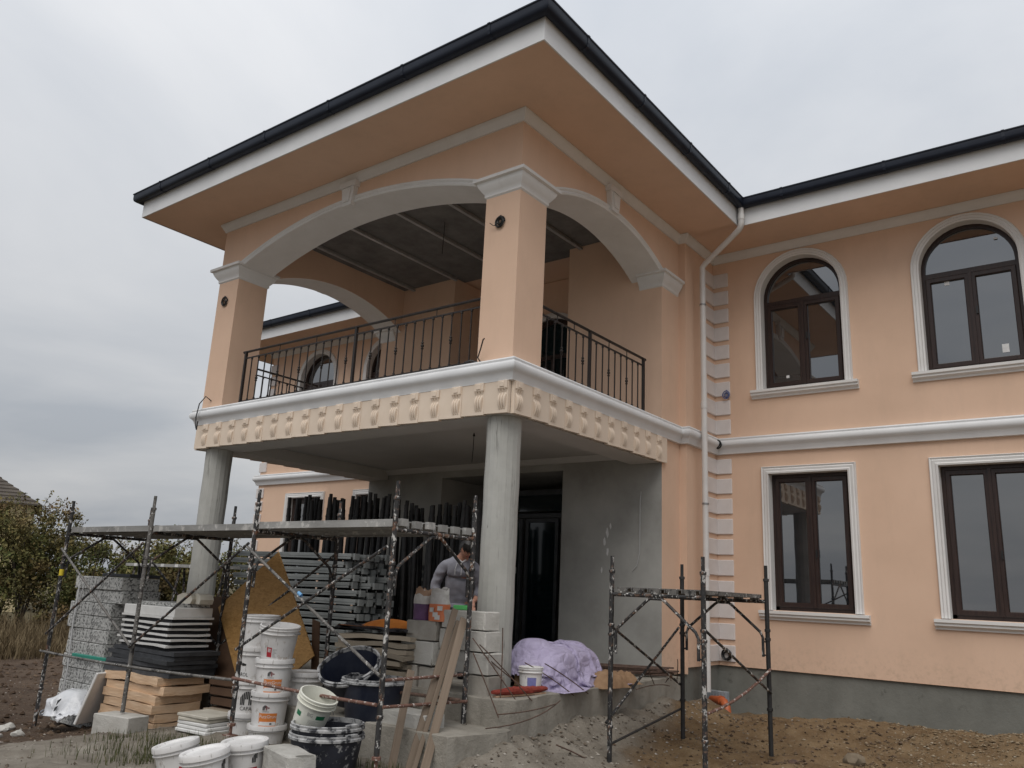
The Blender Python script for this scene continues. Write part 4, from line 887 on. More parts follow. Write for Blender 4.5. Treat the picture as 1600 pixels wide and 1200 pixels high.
# mixed stack: orange wrapped packs, charcoal boards, white boards with dark gaps
z = -.93
for i in range(6):
    h = .108; k = 5-i
    board('wrapped_pack', (1.30+random.uniform(-.05, .05), .68, h-.004), (-4.98+random.uniform(-.05, .05), -1.17+random.uniform(-.015, .03), z), R_(random.uniform(-2, 2)), 'wrap_orange', f'orange film wrapped insulation pack, {ORD[k]} from the top of its pile', 'insulation', warp=.035, seed=i, group='orange wrapped packs'); z += h
for i in range(6):
    h = .055; k = 5-i
    board('charcoal_board', (1.55+random.uniform(-.14, .06), .66+random.uniform(-.02, .05), h-.005), (-4.92+random.uniform(-.08, .08), -1.12+random.uniform(-.02, .03), z), R_(random.uniform(-3, 3)), 'eps_charcoal', f'charcoal foam board, {ORD[k]} from the top of the dark layer above the orange packs', 'foam board', warp=.012, seed=20+i, group='charcoal foam boards'); z += h
for i in range(6):
    k = 5-i; dx_, dy_ = random.uniform(-.03, .03), random.uniform(-.015, .015)
    board('dark_board', (1.18, .55, .040), (-4.94+dx_, -1.14+dy_, z), R_(random.uniform(-1.5, 1.5)), 'eps_black', f'black foam layer, {ORD[k]} from the top between the white boards', 'foam board', warp=.006, seed=40+i, group='black layers between white boards'); z += .041
    board('white_board', (1.27+random.uniform(-.05, .05), .62, .028), (-4.94+dx_, -1.14+dy_, z), R_(random.uniform(-2, 2)), 'eps_white', f'thin white foam board, {ORD[k]} from the top of the striped stack', 'foam board', warp=.014, seed=60+i, group='thin white foam boards'); z += .030
board('foam_board', (1.24, .58, .125), (-4.93, -1.15, z), .015, 'eps_white', 'thick white foam slab on the striped black and white stack', 'foam board'); z += .126
board('foam_board', (.95, .5, .05), (-4.83, -1.12, z), -.02, 'eps_grey', 'speckled foam offcut on top of the thick white slab', 'foam board')
for i, (x, y, rz) in enumerate(((-4.45, -1.15, .3), (-4.27, -1.05, -.2))):
    g = G().prism([(-.13, 0), (.10, 0), (.13, .06), (.08, .12), (-.04, .14), (-.13, .10)], -.09, .09, lambda a, b, e: (a, e, b)); g.build('foam_offcut', 'tile_stone', None, None, (x, y, z+.05), (0, 0, rz), label=('cream foam offcut on the striped stack, nearer the second scaffold post', 'cream foam offcut on the striped stack, nearer the round column')[i], cat='foam offcut')
board('foam_sheet', (.04, .62, .72), (-5.80, -1.42, -1.02), .35, 'eps_white', 'white foam panel leaning against the orange wrapped packs', 'panel', tilt=(0, 20))
block((-4.46, -1.85, -.97), (.62, .32, .27), .2, 'aac', 2, 'white block under the foot of the second scaffold post')
# crumpled plastic film bag with dark print
def heap(name, sx, sy, h, mat, seed, loc, rz, n=26, fold=.35, pw=2.2, parent=None, **tags):
    vs_, fs = [], []
    for j in range(n+1):
        for i in range(n+1):
            u, v = i/n*2-1, j/n*2-1; r2 = min(1.0, (abs(u)**pw+abs(v)**pw)**(1/pw)); edge = 1+.12*mnoise.noise(Vector((u*2.5, v*2.5, seed)))
            hh = (1-r2**2.4); rg = 1-abs(mnoise.noise(Vector((u*2.1+seed, v*1.7, seed*.3)))*2); rg2 = mnoise.fractal(Vector((u*3.4, v*3.4, seed*1.3)), 1., 2., 3)
            z_ = h*hh*(1-fold*.5+fold*rg*.6+fold*.5*rg2)
            vs_.append((u*sx*edge, v*sy*edge, z_))
    for j in range(n):
        for i in range(n): fs.append((j*(n+1)+i, j*(n+1)+i+1, (j+1)*(n+1)+i+1, (j+1)*(n+1)+i))
    g = G(); g.v, g.f = vs_, fs; o = g.build(name, mat, parent, 60, loc, (0, 0, rz), **tags)
    return o
bag = empty('plastic_bag', (-6.35, -1.62, -1.12), label='crumpled white plastic bag with black print leaning on the speckled foam stack', cat='bag')
V, F = cloth(1.0, .8, 44, 34, lambda x, y: np.maximum(bump_h(x, y, 0, .12, .34, .28, .50, 3, .5), bump_h(x, y, .25, -.12, .22, .2, .22, 3, .5)), 1.22, .7, 90, 12, stiff=.6)
G().add(V, F).build('film', 'plastic_film', bag, 60, (.02, .0, .0), (0, 0, .3))
for s0, z0_ in ((-.06, .30), (.02, .36), (.05, .27), (-.02, .24)): G().prism([(s0+.045*math.cos(t)*(1 if t % 2 else .45), z0_+.045*math.sin(t)*(1 if t % 2 else .45)) for t in range(7)], .16, .175, lambda a, b, e: (a+.0, -e+(b-.3)*.5, b)).build('print_mark', 'print_black', bag)
# stone slabs
z = -.74
for i in range(5):
    k = 4-i; board('stone_plate', (.52+random.uniform(-.05, .03), .44, .036), (-3.05+random.uniform(-.02, .02), -1.58+random.uniform(-.02, .02), z), .12+R_(random.uniform(-3, 3)), 'tile_stone' if i > 2 else 'eps_white', f'pale slab, {ORD[k]} from the top of the low pile by the bucket stacks', 'slab', group='pale slabs beside the buckets'); z += .04
board('timber', (.9, .14, .12), (-3.35, -1.05, -.72), .1, 'board_beige', 'beige timber lying behind the low slab pile', 'timber')
for i in range(4): board('timber', (1.3, .12, .10), (-3.35, -.84, -.72+i*.125), .05*i, 'wood_dark_osb_shade', f'dark timber, {ORD[3-i]} from the top of the pile behind the orange packs', 'timber', group='dark timbers')
# OSB sheets
def sheet(name, pts, th, mat, label, y0, lean):
    g = G(); g.prism(pts, 0, th, lambda a, b, e: (a, b*0+e, b)); o = g.build(name, mat, None, None, (pts[0][0]*0-3.0, y0, 0), (R_(-lean), 0, 0), label=label, cat='board'); return o
sheet('osb_board', [(-.50, 1.40), (.66, .13), (-.40, -.66), (-1.56, .61)], .018, 'osb', 'amber chipboard sheet standing on its corner behind the white buckets', -.70, 8)
sheet('dark_board', [(-1.9, .74), (-.85, .80), (-.85, -.5), (-2.1, -.5)], .02, 'wood_dark_osb_shade', 'chipboard sheet, its shade painted as dark brown, standing behind the striped foam stack', -.60, 5)  # OSB standing in shadow; the shade is put into its darker brown
sheet('chipboard_strip', [(.36, .55), (.50, .52), (.62, -.1), (.5, -.15)], .018, 'wood_dark_osb_shade', 'narrow dark chipboard strip beside the amber sheet', -.55, 4)
# low trestle behind the foam stacks
tr = empty('trestle', (-6.9, .55, -.1), label='low black trestle with a pale plank behind the speckled foam stack', cat='trestle')
G().box(-2.3, .9, -.12, .12, 1.26, 1.31).build('plank', 'deck_plank', tr)
for x in (-2.1, -.6, .7):
    for s in (-1, 1): G().tube([(x, s*.3, -1.05), (x, s*.04, 1.25)], .022, 8).build('leg', 'scaffold_paint', tr, 50)
for i in range(6): G().cbox((-1.9+i*.45, -.135, 1.285), (.1, .03, .05)).build('stud', 'eps_white', tr)

# buckets ------------------------------------------------------------
def text2d(s, size, sx=1.0):
    cu = bpy.data.curves.new('lettering', 'FONT'); cu.body = s; cu.size = size; cu.resolution_u = 2
    ob = bpy.data.objects.new('lettering', cu); col.objects.link(ob)
    me = bpy.data.meshes.new_from_object(ob.evaluated_get(bpy.context.evaluated_depsgraph_get()))
    vs_ = [(v.co.x*sx, v.co.y) for v in me.vertices]; fs = [tuple(p.vertices) for p in me.polygons]
    bpy.data.objects.remove(ob); bpy.data.curves.remove(cu); bpy.data.meshes.remove(me); return vs_, fs
TXT = {s: text2d(s, sz) for s, sz in (('CAPAROL', .06), ('PutzGrund', .05), ('BG', .05))}
TXT['caparol'] = text2d('CAPAROL', .018)
class Wrap:
    """flat print wrapped round a bucket wall"""
    def __init__(s, r0, r1, h, a): s.r0, s.r1, s.h, s.a = r0, r1, h, a
    def p(s, x, z, e=.0015):
        r_ = s.r0+(s.r1-s.r0)*z/s.h+e; a = s.a+x/s.r1; return (r_*math.cos(a), r_*math.sin(a), z)
    def rect(s, g, x0, x1, z0, z1, e=.0015, n=None):
        n = n or max(2, int(abs(x1-x0)/.02))
        for i in range(n): g.quad(s.p(x0+(x1-x0)*i/n, z0, e), s.p(x0+(x1-x0)*(i+1)/n, z0, e), s.p(x0+(x1-x0)*(i+1)/n, z1, e), s.p(x0+(x1-x0)*i/n, z1, e))
    def text(s, key, x, z, e=.003):
        g = G(); V, F = TXT[key]; g.add([s.p(x+a, z+b, e) for a, b in V], F); return g
    def emblem(s, x, z, w, h, n, side, e=.003):
        """striped elephant: returns the stripes on the left (side 0) or right (side 1)"""
        g = G()
        top = lambda t: math.sin(math.pi*min(1, max(0, .10+.86*t)))**.55
        for i in range(n):
            t0, t1 = i/n, (i+.72)/n; m_ = (t0+t1)/2
            if (m_ > .56) != bool(side): continue
            lo = 0 if m_ < .34 or .52 < m_ < .80 else .42
            g.quad(s.p(x+w*t0, z+h*lo, e), s.p(x+w*t1, z+h*lo, e), s.p(x+w*t1, z+h*top(t1)*.98, e), s.p(x+w*t0, z+h*top(t0)*.98, e))
        if side: g.quad(s.p(x+w*.92, z+h*.36, e), s.p(x+w*1.22, z+h*.40, e), s.p(x+w*1.24, z+h*.52, e), s.p(x+w*.92, z+h*.60, e))
        return g
def bucket(loc, label, face=-38, lid=False, style='plain', r0=.172, r1=.200, h=.345, lean=(0, 0), mat='bucket_white', spin=0):
    """lean = (degrees towards the viewer's right, degrees towards the viewer)"""
    M = Matrix.Rotation(R_(lean[0]), 3, Vector((-.62, .785, 0))) @ Matrix.Rotation(R_(lean[1]), 3, Vector((.785, .62, 0)))
    b = empty('bucket', loc, label=label, cat='bucket'); b.rotation_euler = M.to_euler()
    rr = lambda z: r0+(r1-r0)*z/h
    prof = [(0.001, .004), (r0-.01, .004), (r0, .0), (r0+.002, .012), (rr(h*.76), h*.76), (r1+.012, h*.77), (r1+.013, h*.79), (rr(h*.8)+.003, h*.80), (rr(h*.88), h*.885), (r1+.010, h*.89), (r1+.011, h*.905), (r1+.001, h*.91), (r1+.001, h*.96), (r1+.009, h*.965), (r1+.009, h*.99), (r1+.003, h), (r1-.006, h), (r1-.008, h*.98), (r0-.004, .014), (.001, .014)]
    G().lathe(prof, 40).build('shell', mat, b, 35)
    if lid: G().lathe([(.001, h-.004), (r1-.028, h-.004), (r1-.018, h+.012), (r1+.012, h+.014), (r1+.016, h+.004), (r1+.016, h-.035), (r1+.011, h-.037)], 40).build('lid', mat, b, 35)
    a = R_(face+spin); ha = a+R_(62+30*math.sin(loc[0]*23+loc[2]*31))
    hp = [(( r1+.014)*math.cos(ha+R_(180)*t), (r1+.014)*math.sin(ha+R_(180)*t), h*.83-(.10+.07*math.sin(loc[0]*37+loc[2]*11))*math.sin(math.pi*t)) for t in [i/12 for i in range(13)]]
    G().tube(hp, .0028, 5).build('handle', 'wire_white' if style != 'red' else 'wire_black', b, 60)
    wz = Wrap(r0, r1, h, a); P_ = lambda g, nm, m: g.build(nm, m, b)
    if style == 'orange':
        g = G(); wz.rect(g, -.115, .10, .045, .145); P_(g, 'label_panel', 'print_orange'); g = G(); wz.rect(g, -.105, .09, .022, .058, .0022); P_(g, 'label_panel', 'print_white')
        g = G(); wz.rect(g, -.115, .10, .008, .018); P_(g, 'label_panel', 'print_orange')
        P_(wz.text('PutzGrund', -.108, .095), 'lettering', 'print_white'); P_(wz.emblem(-.075, .175, .065, .055, 7, 0), 'emblem', 'print_black'); P_(wz.emblem(-.075, .175, .065, .055, 7, 1), 'emblem', 'print_darkred'); P_(wz.text('caparol', -.078, .155), 'lettering', 'print_black')
        g = G(); wz.rect(g, .02, .045, .03, .045, .003); P_(g, 'print_mark', 'print_black')
    if style == 'red':
        g = G(); wz.rect(g, -.17, -.10, .035, .14); P_(g, 'label_panel', 'print_red'); g = G(); wz.rect(g, -.10, -.03, .03, .145); P_(g, 'label_panel', 'print_white')
        g = G()
        for i in range(7): wz.rect(g, -.09, -.04-.01*(i % 3), .04+i*.013, .045+i*.013, .0022)
        P_(g, 'print_mark', 'print_grey'); g = G()
        for i in range(3): wz.rect(g, -.155, -.115, .09+i*.014, .098+i*.014, .0022)
        P_(g, 'print_mark', 'print_white')
    if style == 'stripes':
        P_(wz.emblem(-.20, .10, .19, .15, 9, 0), 'emblem', 'print_black'); P_(wz.emblem(-.20, .10, .19, .15, 9, 1), 'emblem', 'print_black'); P_(wz.text('CAPAROL', -.20, .042), 'lettering', 'print_black')
    if style == 'redband':
        g = G(); wz.rect(g, -.05, .12, .03, .11); P_(g, 'label_panel', 'print_red'); P_(wz.emblem(.06, .15, .10, .08, 7, 0), 'emblem', 'print_black'); g = G()
        for i in range(3): wz.rect(g, -.03, .06, .05+i*.016, .058+i*.016, .0025)
        P_(g, 'print_mark', 'print_white')
    if style == 'green':
        g = G(); wz.rect(g, .05, .15, .165, .205); wz.rect(g, -.19, -.12, .14, .185); P_(g, 'label_panel', 'print_green'); P_(wz.text('BG', -.05, .18), 'lettering', 'print_grey')
        g = G()
        for i in range(9): wz.rect(g, -.02, .10-.012*(i % 4), .04+i*.013, .0425+i*.013)
        wz.rect(g, -.09, -.035, .03, .075); P_(g, 'print_mark', 'print_grey')
    if style == 'blue':
        g = G(); wz.rect(g, -.06, .05, .06, .16); P_(g, 'label_panel', 'print_blue')
    if style == 'grey':
        g = G(); wz.rect(g, .02, .14, .06, .22); P_(g, 'label_panel', 'bucket_ivory')
    return b
bucket((-1.97, -1.55, -.76), 'white lidded bucket at the bottom of the front bucket stack', lid=True, h=.215)
bucket((-1.965, -1.55, -.545), 'white bucket with orange label, second from the bottom of the front stack', lid=True, style='orange')
bucket((-1.955, -1.55, -.195), 'white bucket with orange label just under the top bucket of the front stack', lid=True, style='orange', h=.34, spin=2)
bucket((-1.94, -1.55, .16), 'open white bucket with red label on top of the front stack', style='red', h=.36, lean=(3, 6), r1=.215, spin=8)
bucket((-2.55, -1.40, -.74), 'white bucket at the bottom of the stack behind the third scaffold post', h=.245, style='grey', lid=True)
bucket((-2.53, -1.40, -.49), 'white bucket with black striped emblem, second from the bottom behind the third post', lid=True, style='stripes', h=.355, spin=24)
bucket((-2.51, -1.40, -.125), 'white bucket with black emblem, just under the top bucket behind the third post', lid=True, style='stripes', h=.355, spin=-40)
bucket((-2.48, -1.40, .24), 'plain white bucket on top of the stack behind the third scaffold post', style='grey', h=.36)
bucket((-1.98, -1.08, -.74), 'white bucket with striped emblem at the bottom of the rear bucket stack', style='stripes', spin=25, lid=True, h=.33)
bucket((-1.97, -1.08, -.40), 'white bucket with red label on top of the rear stack, beside the dark tubs', style='red', lid=True, h=.385, spin=42, r1=.21)
bucket((-1.62, -2.78, -.845), 'white lidded bucket, leftmost of the three closed buckets in front', lid=True, style='redband', lean=(-13, 3), h=.29, spin=24)
bucket((-.84, -2.99, -.79), 'white lidded bucket, middle of the three closed buckets in front', lid=True, style='redband', lean=(-11, 4), h=.30, spin=30)
bucket((-.90, -2.58, -.765), 'white lidded bucket, rightmost of the three closed buckets in front', lid=True, style='redband', lean=(-4, 3), h=.30, spin=6)
bucket((-.72, -2.05, -.37), 'ivory bucket with green print tilted in the black tub', lean=(19, 12), mat='bucket_ivory', style='green', r0=.15, r1=.185, h=.34, spin=-4)
bucket((.26, .28, -.08), 'small white bucket with blue label beside the near round column', style='blue', r0=.115, r1=.135, h=.27, spin=-8)
# black mortar tubs
def tub(loc, label, rot=(0, 0, 0), r0=.27, r1=.345, h=.42, mat='tub_black', inner='tub_clean'):
    t = empty('mortar_tub', loc, rot, label=label, cat='tub')
    G().lathe([(.001, 0), (r0, 0), (r0+.01, .02), (r1-.01, h-.05)], 44).build('shell', mat, t, 35)
    G().lathe([(r1-.016, h-.045), (r0-.012, .014), (.001, .014)], 44).build('lining', inner, t, 35)
    G().lathe([(r1-.010, h-.052), (r1+.012, h-.05), (r1+.014, h-.03), (r1+.004, h-.022), (r1+.008, h-.004), (r1, h), (r1-.014, h), (r1-.016, h-.048)], 44).build('rim', 'tub_rim', t, 35)
    for s in (0, math.pi): G().tube([((r1-.004)*math.cos(s+a), (r1-.004)*math.sin(s+a), h+.004-.03*abs(a)*0) for a in (-.22, -.1, 0, .1, .22)], [.012, .017, .018, .017, .012], 6).build('grip', 'tub_rim', t, 50)
tub((-.44, -2.03, -.79), 'splattered black mortar tub, outer one of the nested pair in front', inner='tub_black')
tub((-.44, -2.03, -.705), 'splattered black mortar tub, inner one of the nested pair in front', inner='tub_black', r0=.268, r1=.338)
tub((-.78, -1.13, -.40), 'dark mortar tub standing under the board stack', mat='tub_clean', h=.44)
tub((-1.10, -1.10, -.14), 'dark mortar tub tipped on its side above the upright tub', (R_(30), R_(-12), R_(38)), mat='tub_clean', r0=.26, r1=.33, h=.36)
block((-.36, -2.52, -.80), (.60, .27, .33), -.30, 'aac', 3, 'large white chipped block in the front beside the closed buckets', chip=.06, amp=.02)
block((.04, -2.72, -.82), (.36, .22, .26), -.1, 'aac', 4, 'small broken block at the bottom edge in front of the tubs', chip=.07, amp=.03)

# aerated blocks under and beside the near column
B = lambda x0, x1, z0, z1, y0, dp_, mat, seed, label, rz=0: block(((x0+x1)/2, y0+dp_/2, z0), (x1-x0, dp_, z1-z0-.006), rz, mat, seed, label)
B(-.48, .15, .575, .775, -.46, .26, 'aac', 10, 'white block, topmost of the pile touching the near column'); B(-.49, .18, .35, .57, -.47, .27, 'aac', 11, 'white block, second from the top of the pile touching the near column')
B(-.50, .24, .12, .345, -.48, .28, 'aac', 12, 'wide white block, third from the top of the pile touching the near column'); B(-.06, .24, -.35, .115, -.47, .30, 'aac_dirty', 13, 'grey block standing on end under the wide white block')
B(-.96, -.52, .42, .64, -.52, .26, 'aac_dirty', 14, 'stained beige block carrying the paper bags', .06); B(-1.02, -.50, .16, .415, -.54, .28, 'aac', 15, 'pale tilted block below the stained beige block', -.03)
B(-1.04, -.75, -.10, .155, -.53, .26, 'aac_dirty', 16, 'grey block at the left under the pale tilted block'); B(-.73, -.50, -.12, .145, -.51, .24, 'aac_dirty', 17, 'grey block at the right under the pale tilted block')
B(-1.0, -.55, -.36, -.12, -.58, .3, 'aac_dirty', 18, 'grey block on the footing at the bottom of the left pile')
B(-.60, .12, -.47, -.22, -1.28, .30, 'aac', 19, 'long clean white block in front of the piles', -.02); B(-.62, .22, -.80, -.475, -1.30, .34, 'aac_dirty', 20, 'beige block carrying the long clean white block')
# slats
def slat(p, q_, w, t, mat, label, roll=0):
    p, q_ = Vector(p), Vector(q_); d_ = q_-p; L = d_.length
    o = G().bevbox(-w/2, w/2, -t/2, t/2, 0, L, .003).build('wooden_plank', mat, None, None, p, None, label=label, cat='slat'); o.rotation_euler = (Matrix(d_.to_track_quat('Z', 'Y').to_matrix().to_3x3()) @ Matrix.Rotation(roll, 3, 'Z')).to_euler()
slat((.03, -1.62, -.73), (-.10, -1.30, .18), .075, .03, 'wood_slat', 'short timber slat, leftmost of those leaning on the blocks', .9)
slat((.22, -1.60, -.73), (-.20, -.56, .78), .07, .03, 'wood_slat', 'longest timber slat leaning on the blocks', .7); slat((.30, -1.62, -.73), (-.13, -.58, .66), .045, .03, 'wood_slat', 'thin timber slat leaning between two wider slats', .6)
slat((.40, -1.58, -.72), (-.03, -.60, .69), .085, .025, 'wood_slat', 'rightmost wide timber slat leaning on the blocks by the scaffold post', .8)
board('timber_strip', (.75, .06, .03), (-.1, -1.0, -.10), .1, 'rebar', 'brown timber strip lying across the scaffold frame by the blocks', 'strip')
# board stack with dark foil and orange cloth
z = -.36
for i in range(13):
    h = .062; k = 12-i
    board('facing_board', (1.10+random.uniform(-.12, .16), .55, h-.012), (-1.36+random.uniform(-.06, .06), -.30+random.uniform(-.05, .03)-(.06 if i > 7 else 0), z), R_(random.uniform(-4, 4)), 'board_beige', f'beige board, {ORD[k]} from the top of the stack under the orange cloth', 'board', warp=.05 if i > 6 else .02, seed=80+i, group='beige boards under the orange cloth'); z += h
Hb = lambda x, y: np.where((np.abs(x) < .64) & (np.abs(y) < .34), .32, .0)
V, F = cloth(1.42, .98, 60, 42, Hb, 1.09, .42, 100, 8, 7, .3)
G().add(V, F).build('dark_foil', 'foil_dark', None, 70, (-1.46, -.36, z-.285), (0, 0, .03), label='dark foil draped over the beige board stack', cat='foil')
V, F = cloth(1.1, .5, 44, 22, lambda x, y: bump_h(x, y, .05, 0, .45, .22, .10, 2, .8), 1.12, .2, 70, 9)
G().add(V, F).build('orange_cloth', 'cloth_orange', None, 70, (-1.50, -.27, z+.062), (0, 0, .05), label='bright orange cloth lying on the dark foil', cat='cloth')
# paper bags of mortar on the block
def paper_bag(loc, label, mats, seed, s=1.0):
    b = empty('paper_bag', loc, (0, 0, -.4), label=label, cat='bag'); random.seed(seed)
    def ring(z0, z1, m, nm, k0=1., n=8):
        g = G(); V, F = [], []; N_ = 22
        for j in range(n+1):
            zz = z0+(z1-z0)*j/n; t = zz/.36
            for i in range(N_):
                a = i*2*math.pi/N_; r_ = (.135*(1-.25*max(0, t-.55)) + .022*mnoise.noise(Vector((math.cos(a)*2.2, math.sin(a)*2.2, zz*9+seed))))*s*k0
                V.append((r_*1.05*math.cos(a), r_*.8*math.sin(a), zz*s+(.06*s*mnoise.noise(Vector((math.cos(a)*1.7, math.sin(a)*1.7, seed)))*max(0, t-.5)*2)))
        for j in range(n):
            for i in range(N_): F.append((j*N_+i, j*N_+(i+1) % N_, (j+1)*N_+(i+1) % N_, (j+1)*N_+i))
        if z0 == 0: F.append(tuple(range(N_)))
        g.add(V, F); g.build(nm, m, b, 60)
    ring(0, .19, mats[0], 'printed_body'); ring(.19, .29, mats[1], 'paper_body', 1.0); ring(.29, .36, mats[2], 'open_top', .97); ring(.24, .345, mats[1], 'inner_fold', .8)
    return b
paper_bag((-.85, -.38, .635), 'purple and white paper bag with rolled brown top on the stained block', ('bag_purple', 'bag_paper', 'bag_kraft'), 3, .95)
ob_ = paper_bag((-.575, -.40, .635), 'orange and white paper mortar bag torn open beside the purple bag', ('bag_orange', 'bag_paper', 'bag_paper'), 8, 1.0)
for a, zz in ((-.9, .05), (-.5, .12), (-1.3, .1), (-.7, .02)): G().prism([(-.035, 0), (.035, 0), (.035, .05), (-.035, .05)], .14, .146, lambda p, q_, e: (e*1.05*math.cos(a)-p*math.sin(a), e*.86*math.sin(a)+p*math.cos(a)*.8, q_+zz)).build('print_mark', 'bag_paper', ob_)
board('green_tape', (.20, .07, .05), (-.27, -.36, .775), .3, 'tape_green', 'bright green strip on the topmost block by the scaffold post', 'strip')

# steel planks stacked on the terrace, each a thing
pm_ = G().bevbox(-1.45, 1.45, -.095, .095, -.022, .03, .006).box(-1.44, 1.44, -.093, -.08, -.05, -.022).box(-1.44, 1.44, .08, .093, -.05, -.022).box(1.45, 1.49, -.05, .05, -.06, .035).mesh('scaffold_plank', 'steel_plank')
random.seed(41)
for i in range(14):
    for k in range(4):
        link('scaffold_plank', pm_, None, (-5.0+random.uniform(-.10, .12)+.06*(k % 2)+(-.15 if i > 10 else 0), 1.02+k*.205, -.03+i*.113), (R_(random.uniform(-1.5, 1.5)), R_(random.uniform(-.8, .8)), R_(random.uniform(-1.2, 1.2))), label=f'grey steel plank, {ORD[13-i]} layer of the tall terrace stack, {("front", "second", "third", "rear")[k]} row', cat='plank', group='steel planks stacked on the terrace')
for i in range(12):
    link('scaffold_plank', pm_, None, (-3.5+random.uniform(-.12, .12), 2.75, -.03+i*.125), (0, R_(random.uniform(-1, 1)), R_(random.uniform(-1.5, 1.5))), label=f'dim steel plank, {ORD[11-i]} in the stack behind the person', cat='plank', group='steel planks stacked behind the person')
# stored scaffold tubes standing against the wall
pole_m = G().tube([(0, 0, 0), (0, 0, 2.08)], .040, 8).tube([(0, 0, 2.08), (0, 0, 2.25)], .033, 8).lathe([(.037, -.02), (.046, -.015), (.046, .015), (.037, .02)], 8, Matrix.Translation((0, 0, 1.95))).mesh('scaffold_tube', 'dark_pole', 50)
random.seed(43)
for i in range(76):
    x = -6.62+i*.063+random.uniform(-.02, .02); k = i % 3; o = link('scaffold_tube', pole_m, None, (x, 2.10+.13*k+random.uniform(-.03, .03), -.085), (R_(random.uniform(-2.5, 1)), R_(random.uniform(-2, 2)), random.random()*3), label='dark scaffold tube standing in the crowded row under the porch', cat='tube', group='scaffold tubes standing under the porch')
    o.scale = (1, 1, (1.15 if i < 44 else 1.07)+random.uniform(-.03, .03))

# lavender sheet over a heap, tan sacks, rebar, broom
def Hl(x, y):
    h = np.maximum(bump_h(x, y, .0, -.05, .38, .80, .46, 4, .35), bump_h(x, y, -.12, -.45, .3, .35, .54, 3, .5)); h = np.maximum(h, bump_h(x, y, -.02, .35, .30, .40, .50, 3, .5))
    return np.maximum(h, bump_h(x, y, .25, .1, .25, .3, .22, 3, .5))
V, F = cloth(1.30, 1.80, 72, 100, Hl, 1.34, .66, 140, 5, 7, .10)
o = G().add(V, F).build('draped_sheet', 'cloth_lavender', None, 70, (-.12, 1.40, -.085), (0, 0, R_(8)), label='lavender cloth sheet draped over a heap between the column and the grey wall', cat='sheet')
md = o.modifiers.new('thickness', 'SOLIDIFY'); md.thickness = .004; 
heap('tan_sack', .30, .20, .20, 'brick_tan', 3.1, (.40, 1.72, -.09), 1.4, 16, .3, 4, label='tan sack under the right hem of the lavender sheet', cat='sack')
heap('tan_sack', .24, .16, .16, 'brick_tan', 6.1, (.30, 2.28, -.09), 1.2, 16, .3, 4, label='smaller tan sack behind the first one near the rebar bundle', cat='sack')
block((-.12, .72, -.08), (.2, .25, .26), .2, 'brick_tan', 31, 'tan block between the near column and the lavender sheet')
random.seed(51)
for i in range(18):
    o = G().tube([(-.62, 0, 0), (0, random.uniform(-.02, .02), random.uniform(-.01, .01)), (.55+random.uniform(-.15, .1), random.uniform(-.03, .03), .01)], .012, 6).build('rebar', 'rebar', None, 50, (-.18+random.uniform(-.06, .06), 3.15+(i % 6)*.07, -.06+(i//6)*.045+random.uniform(0, .02)), (0, 0, R_(random.uniform(10, 34))), label='short rusty rebar in the bundle on the terrace by the grey wall', cat='rebar', group='rebar bundle on the terrace')
br = empty('broom_head', (.40, -.10, -.085), (R_(0), 0, R_(84)), label='red bristled broom head lying on the terrace edge', cat='broom')
g = G(); V, F = [], []
for i in range(21):
    t = i/20; w = .056*math.sin(math.pi*(.06+.88*t))**.45
    for k in range(10):
        a = k*math.pi*2/10; jj = 1+.34*mnoise.noise(Vector((i*1.9, k*2.3, 4.))); V.append(((t-.5)*.86, math.cos(a)*w*jj, .055+math.sin(a)*w*.75*jj))
for i in range(20):
    for k in range(10): F.append((i*10+k, i*10+(k+1) % 10, (i+1)*10+(k+1) % 10, (i+1)*10+k))
F += [tuple(range(10)), tuple(200+k for k in range(10))]; g.add(V, F).build('bristles', 'bristle_red', br, None)
G().bevbox(-.40, .40, -.03, .03, .0, .02, .004).build('backing', 'bag_kraft', br)
RB = [((.55, -.35, -.12), (.34, -.55, .25), (.12, -.62, .50)), ((.56, -.10, -.12), (.36, -.48, .28), (.22, -.62, .44)), ((.52, -.62, -.25), (.36, -.68, .1), (.22, -.72, .36)), ((.46, .12, -.10), (.30, -.25, .12), (.2, -.52, .34)), ((.40, -.45, -.10), (.40, -.44, .3), (.39, -.45, .62)), ((.54, .75, -.12), (.42, .42, .10), (.30, .10, .24)), ((.55, 1.05, -.12), (.44, .75, .08), (.33, .45, .22)),
      ((.60, -.75, -.20), (.72, -.3, -.20), (.66, .2, -.16)), ((.58, -.9, -.32), (.80, -.35, -.30), (.62, .35, -.14)), ((.45, 2.9, -.12), (.52, 2.6, .08), (.60, 2.45, .1)), ((.42, 3.3, -.12), (.60, 3.1, .02), (.7, 2.9, -.05)), ((.4, 3.7, -.1), (.52, 3.5, .16), (.6, 3.3, .2)), ((.5, 2.3, -.15), (.70, 2.5, -.05), (.68, 2.9, -.12))]
for i, pp in enumerate(RB):
    a, b, c_ = map(Vector, pp); pts = [a*(1-t)**2+b*2*t*(1-t)+c_*t*t for t in [k/8 for k in range(9)]]
    G().tube(pts, .0065, 5).build('rebar_rod', 'rebar', None, 60, label='thin rusty reinforcing rod sticking out of the terrace edge', cat='rebar', group='rods sticking out of the terrace edge')
G().tube([(1.05, .2, ground_h(1.05, .2)+.0), (.98, .05, ground_h(.98, .05)+.06), (.9, -.12, ground_h(.9, -.12)+.12)], .008, 5).build('twig', 'rebar', None, 60, label='small dark stick poking out of the dirt below the terrace edge', cat='stick')
